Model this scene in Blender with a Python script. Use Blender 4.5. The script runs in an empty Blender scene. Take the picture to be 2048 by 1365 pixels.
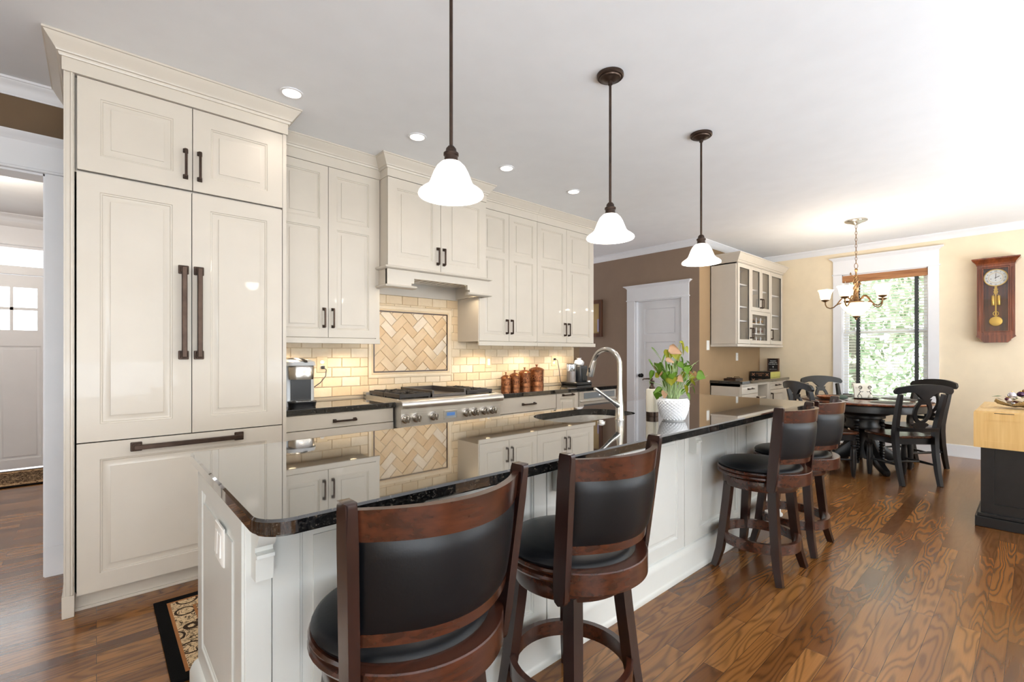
import bpy, bmesh, math, random
from mathutils import Vector, Matrix
from math import sin, cos, pi, radians

SC = bpy.context.scene
COL = SC.collection
random.seed(7)

# ------------------------------------------------------------------ camera, world, big lights, exposure
CEIL = 2.795
cam_data = bpy.data.cameras.new('camera')
cam = bpy.data.objects.new('camera', cam_data)
COL.objects.link(cam)
cam.location = (0, 0, 1.28)
cam.rotation_euler = (radians(90), 0, -radians(90 - 48.30))
cam_data.sensor_width = 36
cam_data.lens = 16.40
cam_data.shift_y = 24.5 / 2048
cam_data.clip_start = 0.05
cam_data.clip_end = 200
SC.camera = cam

SC.view_settings.view_transform = 'Standard'
SC.view_settings.look = 'None'
SC.view_settings.exposure = 0.07
SC.view_settings.gamma = 1.0
SC.view_settings.use_curve_mapping = False
SC.cycles.use_denoising = True
SC.cycles.max_bounces = 8
SC.cycles.diffuse_bounces = 4
SC.cycles.glossy_bounces = 4
SC.cycles.transmission_bounces = 6
SC.cycles.transparent_max_bounces = 16
SC.cycles.sample_clamp_indirect = 6.0
SC.cycles.caustics_reflective = False
SC.cycles.caustics_refractive = False

world = bpy.data.worlds.new('sky')
SC.world = world
world.use_nodes = True
wn = world.node_tree.nodes
wl = world.node_tree.links
bg = wn['Background']
sky = wn.new('ShaderNodeTexSky')
sky.sky_type = 'HOSEK_WILKIE'
sky.turbidity = 6.0
sky.ground_albedo = 0.4
sky.sun_direction = (-0.3, -0.5, 0.8)
mixw = wn.new('ShaderNodeMix'); mixw.data_type = 'RGBA'
mixw.inputs['Factor'].default_value = 0.75
wl.new(sky.outputs[0], mixw.inputs['A'])
mixw.inputs['B'].default_value = (0.93, 0.96, 1.0, 1)
wl.new(mixw.outputs['Result'], bg.inputs['Color'])
bg.inputs['Strength'].default_value = 7.0


def area(name, loc, target, sx, sy, power, color=(1, 1, 1), spread=None):
    d = bpy.data.lights.new(name, 'AREA')
    d.shape = 'RECTANGLE'
    d.size, d.size_y = sx, sy
    d.energy = power
    d.color = color
    if spread:
        d.spread = radians(spread)
    o = bpy.data.objects.new(name, d)
    COL.objects.link(o)
    o.location = loc
    o.rotation_euler = (Vector(target) - Vector(loc)).to_track_quat('-Z', 'Y').to_euler()
    return o


def point(name, loc, power, color=(1, .9, .78), r=0.03, parent=None):
    d = bpy.data.lights.new(name, 'POINT')
    d.energy = power
    d.color = color
    d.shadow_soft_size = r
    o = bpy.data.objects.new(name, d)
    COL.objects.link(o)
    o.location = loc
    if parent:
        o.parent = parent
    return o


# outdoor sun, from behind the house: lights the garden, reaches no room
sun = bpy.data.lights.new('sun', 'SUN'); sun.energy = 5.0; sun.angle = radians(2); sun.color = (1, .97, .9)
so = bpy.data.objects.new('sun', sun); COL.objects.link(so)
so.rotation_euler = Vector((.62, .22, -.75)).to_track_quat('-Z', 'Y').to_euler()

# added fill lamps before closed walls behind the camera, standing in for daylight
area('south_fill_up', (4.6, -2.6, 1.0), (4.6, -1.85, 3.0), 5.0, 1.6, 305, (0.79, 0.89, 1.0))  # pair tilted up, added to brighten the ceiling
area('south_fill_up_near', (-0.6, -2.6, 1.0), (-0.6, -1.85, 3.0), 3.0, 1.6, 210, (0.79, 0.89, 1.0))
area('south_fill', (4.2, -2.9, 1.45), (4.2, 2, 1.6), 5.0, 1.9, 22, (0.79, 0.89, 1.0))
area('south_fill_near', (-0.6, -2.9, 1.2), (-.2, 2, 1.0), 3.0, 1.9, 50, (0.79, 0.89, 1.0))  # added to brighten the near island panels
area('west_fill', (-2.9, 1.2, 1.0), (0.3, 1.5, .4), 2.2, 1.5, 20, (0.80, 0.90, 1.0))  # added for the island end, no window in this wall
# foyer ceiling lamp
point('foyer_lamp', (-0.9, 5.4, 2.35), 60, (1, .92, .80), .14)

# ------------------------------------------------------------------ helpers


def lin(c):
    def f(v):
        v = v / 255.0
        return v / 12.92 if v <= 0.04045 else ((v + 0.055) / 1.055) ** 2.4
    return (f(c[0]), f(c[1]), f(c[2]), 1.0)


class NT:
    def __init__(self, name):
        self.m = bpy.data.materials.new(name)
        self.m.use_nodes = True
        self.t = self.m.node_tree
        self.n = self.t.nodes
        self.b = self.n['Principled BSDF']

    def new(self, typ, **kw):
        nd = self.n.new(typ)
        for k, v in kw.items():
            if k.startswith('i_'):
                nd.inputs[k[2:]].default_value = v
            else:
                setattr(nd, k, v)
        return nd

    def link(self, a, b):
        self.t.links.new(a, b)

    def math(self, op, a, b=None, c=None, clamp=False):
        nd = self.n.new('ShaderNodeMath')
        nd.operation = op
        nd.use_clamp = clamp
        for i, v in enumerate((a, b, c)):
            if v is None:
                continue
            if isinstance(v, (int, float)):
                nd.inputs[i].default_value = v
            else:
                self.link(v, nd.inputs[i])
        return nd.outputs[0]

    def ramp(self, fac, stops):
        nd = self.n.new('ShaderNodeValToRGB')
        el = nd.color_ramp.elements
        while len(el) < len(stops):
            el.new(0.5)
        for e, (p, c) in zip(el, stops):
            e.position = p
            e.color = c
        self.link(fac, nd.inputs[0])
        return nd.outputs[0]

    def mix(self, fac, a, b, mode='MIX'):
        nd = self.n.new('ShaderNodeMix')
        nd.data_type = 'RGBA'
        nd.blend_type = mode
        for v, s in ((fac, 'Factor'), (a, 'A'), (b, 'B')):
            if isinstance(v, (int, float)):
                nd.inputs[s].default_value = v
            elif isinstance(v, tuple):
                nd.inputs[s].default_value = v
            else:
                self.link(v, nd.inputs[s])
        return nd.outputs['Result']

    def coord(self, scale=(1, 1, 1), which='Object', rot=(0, 0, 0)):
        tc = self.n.new('ShaderNodeTexCoord')
        mp = self.n.new('ShaderNodeMapping')
        mp.inputs['Scale'].default_value = scale
        mp.inputs['Rotation'].default_value = rot
        self.link(tc.outputs[which], mp.inputs[0])
        return mp.outputs[0]

    def noise(self, vec, scale, detail=3, rough=0.5, dist=0):
        nd = self.n.new('ShaderNodeTexNoise')
        nd.inputs['Scale'].default_value = scale
        nd.inputs['Detail'].default_value = detail
        nd.inputs['Roughness'].default_value = rough
        nd.inputs['Distortion'].default_value = dist
        if vec is not None:
            self.link(vec, nd.inputs['Vector'])
        return nd.outputs['Fac']

    def bump(self, h, strength=0.1, dist=0.01):
        nd = self.n.new('ShaderNodeBump')
        nd.inputs['Strength'].default_value = strength
        nd.inputs['Distance'].default_value = dist
        self.link(h, nd.inputs['Height'])
        self.link(nd.outputs[0], self.b.inputs['Normal'])

    def set(self, **kw):
        for k, v in kw.items():
            self.b.inputs[k.replace('_', ' ')].default_value = v


def paint(name, c, rough=0.5, metal=0.0, var=0.04, nscale=6.0, bump=0.0, bscale=60, coat=0.0, spec=0.5):
    """plain surface with a little procedural variation of tone and relief"""
    t = NT(name)
    v = t.coord()
    n = t.noise(v, nscale, 3)
    base = lin(c)
    lo = tuple(x * (1 - var) for x in base[:3]) + (1,)
    hi = tuple(min(1, x * (1 + var)) for x in base[:3]) + (1,)
    t.link(t.ramp(n, [(0.3, lo), (0.7, hi)]), t.b.inputs['Base Color'])
    t.set(Roughness=rough, Metallic=metal)
    t.b.inputs['Coat Weight'].default_value = coat
    t.b.inputs['Specular IOR Level'].default_value = spec
    if bump:
        t.bump(t.noise(v, bscale, 2), bump, 0.002)
    return t.m


def wood(name, dark, light, rough=0.35, along='X', scale=1.0, coat=0.0, ring=26, contrast=1.0):
    t = NT(name)
    s = {'X': (0.7, 7, 7), 'Y': (7, 0.7, 7), 'Z': (7, 7, 0.7)}[along]
    v = t.coord(tuple(a * scale for a in s))
    n = t.noise(v, 1.0, 3, 0.5, 0.4)
    g = t.math('SINE', t.math('MULTIPLY', n, ring))
    s2 = {'X': (2.5, 45, 45), 'Y': (45, 2.5, 45), 'Z': (45, 45, 2.5)}[along]
    f = t.noise(t.coord(tuple(a * scale for a in s2)), 1.0, 2)
    k = t.math('ADD', t.math('MULTIPLY', g, 0.18 * contrast), t.math('MULTIPLY', f, 0.75), clamp=True)
    t.link(t.ramp(k, [(0.15, lin(dark)), (0.75, lin(light))]), t.b.inputs['Base Color'])
    t.set(Roughness=rough)
    t.b.inputs['Coat Weight'].default_value = coat
    t.b.inputs['Coat Roughness'].default_value = 0.2
    return t.m


def emit(name, c, strength, base=(255, 255, 255)):
    t = NT(name)
    n = t.noise(t.coord(), 9, 2)
    e = lin(c)
    t.link(t.ramp(n, [(0.3, tuple(x * .93 for x in e[:3]) + (1,)), (0.7, e)]), t.b.inputs['Emission Color'])
    t.set(Roughness=0.35)
    t.b.inputs['Base Color'].default_value = lin(base)
    t.b.inputs['Emission Strength'].default_value = strength
    return t.m


def pane(name, tint=(1, 1, 1, 1), gloss=0.10):
    t = NT(name)
    tr = t.new('ShaderNodeBsdfTransparent')
    tr.inputs[0].default_value = tint
    gl = t.new('ShaderNodeBsdfGlossy')
    gl.inputs['Roughness'].default_value = 0.02
    lw = t.new('ShaderNodeLayerWeight')
    lw.inputs['Blend'].default_value = 0.25
    mx = t.new('ShaderNodeMixShader')
    t.link(t.math('ADD', t.math('MULTIPLY', lw.outputs['Fresnel'], 0.3 + gloss), gloss * 0.4, clamp=True), mx.inputs[0])
    t.link(tr.outputs[0], mx.inputs[1])
    t.link(gl.outputs[0], mx.inputs[2])
    t.link(mx.outputs[0], t.n['Material Output'].inputs[0])
    return t.m


# ------------------------------------------------------------------ objects
ROOTPOS = {}


def tag(o, label=None, cat=None, group=None, kind=None):
    if label:
        o['label'] = label
    if cat:
        o['category'] = cat
    if group:
        o['group'] = group
    if kind:
        o['kind'] = kind
    return o


def thing(name, label, cat, loc=(0, 0, 0), rz=0.0, group=None):
    o = bpy.data.objects.new(name, None)
    o.empty_display_size = 0.1
    COL.objects.link(o)
    o.location = loc
    o.rotation_euler = (0, 0, rz)
    return tag(o, label, cat, group)


def copy_thing(src, loc=None, rz=None, label=None):
    def rec(o, parent):
        c = o.copy()
        COL.objects.link(c)
        if parent:
            c.parent = parent
        for ch in o.children:
            rec(ch, c)
        return c
    r = rec(src, None)
    if loc is not None:
        r.location = loc
    if rz is not None:
        r.rotation_euler = (0, 0, rz)
    if label:
        r['label'] = label
    return r


class MB:
    """collects shapes of one mesh"""

    def __init__(self):
        self.bm = bmesh.new()

    def face(self, pts):
        return self.bm.faces.new([self.bm.verts.new(p) for p in pts])

    def box(self, x0, x1, y0, y1, z0, z1, bev=0.0, seg=1, rot=None):
        x0, x1 = min(x0, x1), max(x0, x1)
        y0, y1 = min(y0, y1), max(y0, y1)
        z0, z1 = min(z0, z1), max(z0, z1)
        v = [self.bm.verts.new(p) for p in ((x0, y0, z0), (x1, y0, z0), (x1, y1, z0), (x0, y1, z0),
                                            (x0, y0, z1), (x1, y0, z1), (x1, y1, z1), (x0, y1, z1))]
        f = [self.bm.faces.new([v[i] for i in q]) for q in
             ((3, 2, 1, 0), (4, 5, 6, 7), (0, 1, 5, 4), (1, 2, 6, 5), (2, 3, 7, 6), (3, 0, 4, 7))]
        vs = v
        if bev:
            es = list({e for q in f for e in q.edges})
            r = bmesh.ops.bevel(self.bm, geom=es, offset=bev, segments=seg, profile=0.5, affect='EDGES')
            vs = list({w for q in r['faces'] for w in q.verts} | {w for w in v if w.is_valid})
        if rot:
            m, c = rot
            for w in vs:
                w.co = m @ (w.co - Vector(c)) + Vector(c)
        return vs

    def grid(self, rows, closed_u=False, closed_v=False, cap=False):
        """rows of points -> quads; rows[i][j]"""
        R = [[self.bm.verts.new(p) for p in r] for r in rows]
        nr, nc = len(R), len(R[0])
        for i in range(nr if closed_v else nr - 1):
            for j in range(nc if closed_u else nc - 1):
                a, b = R[i][j], R[i][(j + 1) % nc]
                c, d = R[(i + 1) % nr][(j + 1) % nc], R[(i + 1) % nr][j]
                try:
                    self.bm.faces.new((a, b, c, d))
                except ValueError:
                    pass
        if cap:
            self.bm.faces.new(list(reversed(R[0])))
            self.bm.faces.new(R[-1])
        return R

    def lathe(self, prof, c=(0, 0, 0), n=32, axis='Z', cap=True, a0=0.0, a1=2 * pi):
        full = abs(a1 - a0 - 2 * pi) < 1e-6
        rows = []
        for r, z in prof:
            row = []
            for k in range(n if full else n + 1):
                a = a0 + (a1 - a0) * k / n
                p = (r * cos(a), r * sin(a), z)
                if axis == 'Y':
                    p = (p[0], p[2], -p[1])
                elif axis == 'X':
                    p = (p[2], p[0], p[1])
                row.append((c[0] + p[0], c[1] + p[1], c[2] + p[2]))
            rows.append(row)
        return self.grid(rows, closed_u=full, cap=cap and full)

    def cyl(self, p0, p1, r, n=16, r1=None):
        self.tube([p0, p1], [r, r if r1 is None else r1], n)

    def tube(self, pts, r, n=10, cap=True, closed=False, sx=1.0, sy=1.0, ref=None, square=False):
        P = [Vector(p) for p in pts]
        m = len(P)
        rad = r if isinstance(r, (list, tuple)) else [r] * m
        rows = []
        up = Vector(ref) if ref else None
        prev = None
        for i, p in enumerate(P):
            if closed:
                t = (P[(i + 1) % m] - P[i - 1]).normalized()
            else:
                t = (P[min(i + 1, m - 1)] - P[max(i - 1, 0)]).normalized()
            if up is not None:
                a = (up - t * up.dot(t))
                if a.length < 1e-4:
                    a = t.orthogonal()
                a.normalize()
            elif prev is None:
                a = t.orthogonal().normalized()
            else:
                a = (prev - t * prev.dot(t)).normalized()
            prev = a
            b = t.cross(a)
            row = []
            if square:
                for (u, v) in ((1, 1), (-1, 1), (-1, -1), (1, -1)):
                    row.append(p + a * (u * rad[i] * sx) + b * (v * rad[i] * sy))
            else:
                for k in range(n):
                    ang = 2 * pi * k / n
                    row.append(p + a * (cos(ang) * rad[i] * sx) + b * (sin(ang) * rad[i] * sy))
            rows.append(row)
        self.grid(rows, closed_u=True, closed_v=closed, cap=cap and not closed)

    def prism(self, poly, f, d0, d1):
        """extrude a 2-D polygon; f(a, b, d) -> point"""
        a = [self.bm.verts.new(f(x, y, d0)) for x, y in poly]
        b = [self.bm.verts.new(f(x, y, d1)) for x, y in poly]
        n = len(poly)
        self.bm.faces.new(list(reversed(a)))
        self.bm.faces.new(b)
        for i in range(n):
            self.bm.faces.new((a[i], a[(i + 1) % n], b[(i + 1) % n], b[i]))

    def frame(self, a0, a1, b0, b1, w, f, d0, d1, wt=None, wb=None):
        """rectangular ring, extruded"""
        wt = w if wt is None else wt
        wb = w if wb is None else wb
        o = [(a0, b0), (a1, b0), (a1, b1), (a0, b1)]
        i = [(a0 + w, b0 + wb), (a1 - w, b0 + wb), (a1 - w, b1 - wt), (a0 + w, b1 - wt)]
        V = {}
        for key, pts in (('o', o), ('i', i)):
            for d in (d0, d1):
                V[key, d] = [self.bm.verts.new(f(x, y, d)) for x, y in pts]
        for k in range(4):
            j = (k + 1) % 4
            self.bm.faces.new((V['o', d1][k], V['o', d1][j], V['i', d1][j], V['i', d1][k]))
            self.bm.faces.new((V['o', d0][j], V['o', d0][k], V['i', d0][k], V['i', d0][j]))
            self.bm.faces.new((V['o', d0][k], V['o', d0][j], V['o', d1][j], V['o', d1][k]))
            self.bm.faces.new((V['i', d0][j], V['i', d0][k], V['i', d1][k], V['i', d1][j]))

    def sweep(self, path, prof, closed=False):
        """profile (out, z) swept along a 2-D path with mitres; 'out' is to the right of travel"""
        n = len(path)
        rows = []
        for i in range(n):
            p = Vector(path[i])
            dirs = []
            if i > 0 or closed:
                dirs.append((p - Vector(path[i - 1])).normalized())
            if i < n - 1 or closed:
                dirs.append((Vector(path[(i + 1) % n]) - p).normalized())
            ns = [Vector((d.y, -d.x)) for d in dirs]
            if len(ns) == 2:
                m = (ns[0] + ns[1]).normalized()
                k = 1.0 / max(0.2, m.dot(ns[0]))
            else:
                m, k = ns[0], 1.0
            rows.append([(p.x + m.x * o * k, p.y + m.y * o * k, z) for o, z in prof])
        self.grid(rows, closed_v=closed)
        if not closed:
            for r in (rows[0], rows[-1]):
                try:
                    self.face(r)
                except ValueError:
                    pass

    def build(self, name, mat, parent=None, world=True, smooth=40, label=None):
        bm = self.bm
        bmesh.ops.recalc_face_normals(bm, faces=bm.faces[:])
        lim = radians(smooth)
        for fc in bm.faces:
            fc.smooth = True
        for e in bm.edges:
            if len(e.link_faces) == 2:
                e.smooth = e.calc_face_angle(0.0) < lim
        me = bpy.data.meshes.new(name)
        if parent is not None and world:
            q = parent
            off = Vector((0, 0, 0))
            while q is not None:
                off += q.location
                q = q.parent
            for v in bm.verts:
                v.co -= off
        bm.to_mesh(me)
        bm.free()
        me.materials.append(mat)
        o = bpy.data.objects.new(name, me)
        COL.objects.link(o)
        if parent is not None:
            o.parent = parent
        if label:
            o['label'] = label
        return o


def S(Y):           # faces -Y : a=x, b=z, d=out of the face
    return lambda a, b, d: (a, Y - d, b)


def W(X):           # faces -X : a=y
    return lambda a, b, d: (X - d, a, b)


def E_(X):          # faces +X
    return lambda a, b, d: (X + d, a, b)


def N(Y):           # faces +Y
    return lambda a, b, d: (a, Y + d, b)


def struct(name, mb, mat, parent=None):
    o = mb.build(name, mat, parent)
    if parent is None:
        o['kind'] = 'structure'
    return o


def raised_panel(mb, f, a0, a1, b0, b1, thick=0.022, cells=None, stile=0.058, flat=False, groove=0.0075, raise_w=0.03):
    """a door or drawer front with raised panels: concentric rings lofted for each cell"""
    cells = cells or [(b0, b1)]
    # slab sides and back
    o = [(a0, b0), (a1, b0), (a1, b1), (a0, b1)]
    vf = [mb.bm.verts.new(f(x, y, thick)) for x, y in o]
    vb = [mb.bm.verts.new(f(x, y, 0)) for x, y in o]
    mb.bm.faces.new(list(reversed(vb)))
    for k in range(4):
        mb.bm.faces.new((vb[k], vb[(k + 1) % 4], vf[(k + 1) % 4], vf[k]))
    for i, (c0, c1) in enumerate(cells):
        sb = stile if i == 0 else stile * 0.5
        st = stile if i == len(cells) - 1 else stile * 0.5
        prof = [(0.0, 0.0), (1.0, 0.0, 0.0), (1.0, 0.0025, -groove * .6), (1.0, 0.008, -groove * .75), (1.0, 0.011, -groove * 1.4), (1.0, 0.014, -groove * 1.5)]
        if not flat:
            prof += [(1.0, 0.014 + raise_w * 0.75, -groove * .55), (1.0, 0.0145 + raise_w * 0.75, 0.0)]
        rows = []
        for k, q in enumerate(prof):
            if k == 0:
                ins = (0, 0, 0)
                d = 0
            else:
                ins = (stile + q[1], sb + q[1], st + q[1])
                d = q[2]
            x0, x1, y0, y1 = a0 + ins[0], a1 - ins[0], c0 + ins[1], c1 - ins[2]
            rows.append([f(x, y, thick + d) for x, y in ((x0, y0), (x1, y0), (x1, y1), (x0, y1))])
        R = mb.grid(rows, closed_u=True)
        mb.bm.faces.new(R[-1])


def pull(f, a0, b0, a1, b1, mat, parent, w=0.010, out=0.032, name='handle'):
    """bar pull with square feet between (a0,b0) and (a1,b1) on a face"""
    mb = MB()
    L = math.hypot(a1 - a0, b1 - b0)
    ux, uy = (a1 - a0) / L, (b1 - b0) / L
    def g(s, t, d):
        return f(a0 + ux * s - uy * t, b0 + uy * s + ux * t, d)
    h = w / 2
    def bx(s0, s1, t, d0, d1):
        P = [g(s, tt, d) for s, tt, d in ((s0, -t, d0), (s1, -t, d0), (s1, t, d0), (s0, t, d0), (s0, -t, d1), (s1, -t, d1), (s1, t, d1), (s0, t, d1))]
        v = [mb.bm.verts.new(p) for p in P]
        fs = [mb.bm.faces.new([v[i] for i in q]) for q in ((3, 2, 1, 0), (4, 5, 6, 7), (0, 1, 5, 4), (1, 2, 6, 5), (2, 3, 7, 6), (3, 0, 4, 7))]
        bmesh.ops.bevel(mb.bm, geom=list({e for q in fs for e in q.edges}), offset=w * 0.12, segments=1, affect='EDGES')
    bx(-h, L + h, h, out - w, out)
    for s in (0, L):
        bx(s - w * 1.0, s + w * 1.0, w * 1.0, 0.0, 0.006)
        bx(s - w * 0.7, s + w * 0.7, w * 0.7, 0.005, out - w * 0.8)
    return mb.build(name, mat, parent)


def text_mesh(name, txt, size, mat, parent, place, depth=0.001, align='CENTER', spacing=1.0):
    """lettering as a mesh; place(x, y, d) -> world point"""
    cu = bpy.data.curves.new(name, 'FONT')
    cu.body = txt
    cu.size = size
    cu.align_x = align
    cu.align_y = 'CENTER'
    cu.space_line = spacing
    cu.extrude = depth / 2
    o = bpy.data.objects.new(name, cu)
    COL.objects.link(o)
    dg = bpy.context.evaluated_depsgraph_get()
    me = bpy.data.meshes.new_from_object(o.evaluated_get(dg))
    bpy.data.objects.remove(o)
    off = Vector((0, 0, 0))
    q = parent
    while q is not None:
        off += q.location
        q = q.parent
    for v in me.vertices:
        v.co = Vector(place(v.co.x, v.co.y, v.co.z + depth / 2)) - off
    me.materials.clear()
    me.materials.append(mat)
    ob = bpy.data.objects.new(name, me)
    COL.objects.link(ob)
    ob.parent = parent
    return ob

# ------------------------------------------------------------------ materials
CREAM = paint('cream_cabinet_paint', (204, 195, 182), 0.38, var=0.02, coat=0.15)
ISLANDP = paint('cream_island_paint_daylit', (212, 213, 209), 0.36, var=0.02, coat=0.15)  # the cabinets' cream with cool daylight mixed into its colour
WHITE = paint('white_trim_paint', (233, 233, 236), 0.4, var=0.015)
CEILP = paint('ceiling_paint', (239, 240, 242), 0.9, var=0.015, bump=0.03, bscale=90)
TAUPE = paint('taupe_wall_paint', (144, 122, 104), 0.75, var=0.03, bump=0.04, bscale=120)
TAN = paint('tan_wall_paint', (164, 136, 102), 0.75, var=0.03, bump=0.04, bscale=120)
STRAW = paint('straw_wall_paint', (236, 219, 190), 0.75, var=0.03, bump=0.04, bscale=120)
BRONZE = paint('oil_rubbed_bronze', (74, 60, 52), 0.38, 0.85, var=0.25, nscale=20)
BLACKM = paint('black_metal', (30, 28, 28), 0.35, 0.6, var=0.2)
CHROME = paint('brushed_nickel', (196, 192, 186), 0.22, 1.0, var=0.05, nscale=40)
STEEL = None
DARKGAP = paint('dark_gap', (22, 20, 18), 0.8)
PLASTICW = paint('white_plastic', (240, 238, 234), 0.35)
ALMOND = paint('almond_plastic', (222, 198, 160), 0.4)
BLACKP = paint('black_plastic', (26, 26, 28), 0.3)
GREYP = paint('silver_plastic', (168, 170, 172), 0.28, 0.6)
PANE = pane('window_glass', (0.97, 0.99, 0.98, 1))
CABGLASS = pane('cabinet_glass', (1, 1, 1, 1), 0.0)
CLEAR = pane('clear_glass', (0.90, 0.91, 0.92, 1), 0.3)
CLOCKGLASS = pane('clock_glass', (0.95, 0.95, 0.95, 1), 0.08)
GOLD = paint('polished_brass', (226, 186, 92), 0.3, .7, var=0.08)
PAPER = paint('paper_white', (232, 226, 212), 0.6)
INK = paint('black_ink', (16, 15, 15), 0.6)

t = NT('brushed_steel')
nz = t.noise(t.coord((2, 120, 160)), 1.0, 2)
t.link(t.ramp(nz, [(0.2, lin((206, 202, 196))), (0.8, lin((232, 229, 224)))]), t.b.inputs['Base Color'])
t.set(Metallic=.9, Roughness=0.33)
STEEL = t.m

# black granite with grey-brown flecks
t = NT('black_granite')
v = t.coord()
n1 = t.noise(v, 150, 3, 0.65)
n2 = t.noise(v, 55, 3, 0.6)
vor = t.new('ShaderNodeTexVoronoi', i_Scale=130.0)
t.link(v, vor.inputs['Vector'])
k = t.math('MULTIPLY', n1, t.math('ADD', n2, 0.25))
c1 = t.ramp(k, [(0.30, lin((10, 10, 11))), (0.44, lin((34, 33, 32))), (0.62, lin((96, 88, 78)))])
c2 = t.mix(t.math('LESS_THAN', vor.outputs['Distance'], 0.16), c1, lin((58, 56, 52)))
t.link(c2, t.b.inputs['Base Color'])
t.set(Roughness=0.05, IOR=1.6)
t.b.inputs['Coat Weight'].default_value = 1.0
t.b.inputs['Coat Roughness'].default_value = 0.015
t.b.inputs['Coat IOR'].default_value = 1.6
GRANITE = t.m

# oak strip floor, boards along X
t = NT('oak_strip_floor')
v = t.coord()
br = t.new('ShaderNodeTexBrick', offset=0.37, offset_frequency=2, squash=1.0)
br.inputs['Scale'].default_value = 1.0
br.inputs['Brick Width'].default_value = 1.15
br.inputs['Row Height'].default_value = 0.083
br.inputs['Mortar Size'].default_value = 0.0009
br.inputs['Mortar Smooth'].default_value = 0.3
br.inputs['Color1'].default_value = (0, 0, 0, 1)
br.inputs['Color2'].default_value = (1, 1, 1, 1)
br.inputs['Mortar'].default_value = (0.5, 0.5, 0.5, 1)
t.link(v, br.inputs['Vector'])
sep = t.new('ShaderNodeSeparateXYZ')
t.link(v, sep.inputs[0])
sc = t.new('ShaderNodeSeparateColor')
t.link(br.outputs['Color'], sc.inputs[0])
rnd = sc.outputs[0]
cmb = t.new('ShaderNodeCombineXYZ')
t.link(t.math('ADD', t.math('MULTIPLY', sep.outputs[0], 1.0), t.math('MULTIPLY', rnd, 31.0)), cmb.inputs[0])
t.link(t.math('ADD', t.math('MULTIPLY', sep.outputs[1], 7.2), t.math('MULTIPLY', rnd, 17.0)), cmb.inputs[1])
t.link(t.math('MULTIPLY', rnd, 9.0), cmb.inputs[2])
gn = t.noise(cmb.outputs[0], 1.0, 2, 0.45, 0.22)
ring = t.math('SINE', t.math('MULTIPLY', gn, 100))
ring = t.math('POWER', t.math('ADD', t.math('MULTIPLY', ring, 0.5), 0.5), 2.2)
fine = t.noise(t.coord((5, 160, 1)), 1.0, 2, 0.6)
mid = t.noise(t.coord((1.2, 16, 1)), 1.0, 2)
k = t.math('ADD', t.math('MULTIPLY', ring, 0.42), t.math('MULTIPLY', fine, 0.35))
basec = t.ramp(rnd, [(0.0, lin((92, 54, 24))), (0.45, lin((140, 90, 44))), (1.0, lin((168, 116, 62)))])
basec = t.mix(t.math('MULTIPLY', mid, 0.35), basec, lin((92, 54, 24)))
col = t.mix(t.math('SUBTRACT', t.math('MULTIPLY', k, 1.08), 0.12, clamp=True), basec, lin((50, 25, 9)))
col = t.mix(br.outputs['Fac'], col, lin((48, 27, 12)))
t.link(col, t.b.inputs['Base Color'])
t.link(t.math('ADD', t.math('MULTIPLY', fine, 0.10), 0.17), t.b.inputs['Roughness'])
t.b.inputs['Coat Weight'].default_value = 0.2
t.b.inputs['Coat Roughness'].default_value = 0.14
bh = t.math('SUBTRACT', t.math('MULTIPLY', fine, 0.25), br.outputs['Fac'])
t.bump(bh, 0.12, 0.002)
OAK = t.m

# travertine: each tile its own tone, pitted and veined
def tile_mat(name, a, b, c):
    t = NT(name)
    g = t.new('ShaderNodeNewGeometry')
    v = t.coord()
    n = t.noise(v, 22, 4, 0.6, 0.6)
    base = t.ramp(g.outputs['Random Per Island'], [(0.0, lin(a)), (0.5, lin(b)), (1.0, lin(c))])
    col = t.mix(t.math('MULTIPLY', n, 0.5), base, lin((205, 172, 130)))
    t.link(col, t.b.inputs['Base Color'])
    t.set(Roughness=0.5)
    t.bump(t.noise(v, 70, 3), 0.12, 0.003)
    return t.m
TILE = tile_mat('travertine_tile', (224, 200, 164), (236, 216, 184), (242, 228, 204))
TILE2 = tile_mat('travertine_herringbone_tile', (218, 186, 146), (232, 208, 174), (242, 230, 212))
GROUT = paint('tan_grout', (226, 206, 176), 0.8)
LINER = paint('dark_liner_tile', (70, 46, 34), 0.3)

# ------------------------------------------------------------------ room shell
YW, XW, YC, XP, YE = 3.78, 7.95, 2.945, 5.93, 7.41
mb = MB(); mb.box(-3.1, 8.1, -3.1, 7.6, -0.1, 0); struct('floor', mb, OAK)
mb = MB(); mb.box(-3.1, 8.1, -3.1, 7.6, CEIL, CEIL + 0.1); struct('ceiling', mb, CEILP)

# kitchen wall with the cased opening to the foyer
OX0, OX1, OZ = -1.35, -0.215, 2.305
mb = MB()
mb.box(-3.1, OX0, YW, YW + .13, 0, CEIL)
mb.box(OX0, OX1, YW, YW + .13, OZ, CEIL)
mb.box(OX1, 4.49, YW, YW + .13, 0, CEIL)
struct('wall_kitchen', mb, paint('taupe_wall_paint_shaded', (112, 90, 66), 0.75, var=0.03, bump=0.04, bscale=120))  # the pantry wall's taupe, darkened to carry the dimmer light here
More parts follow.
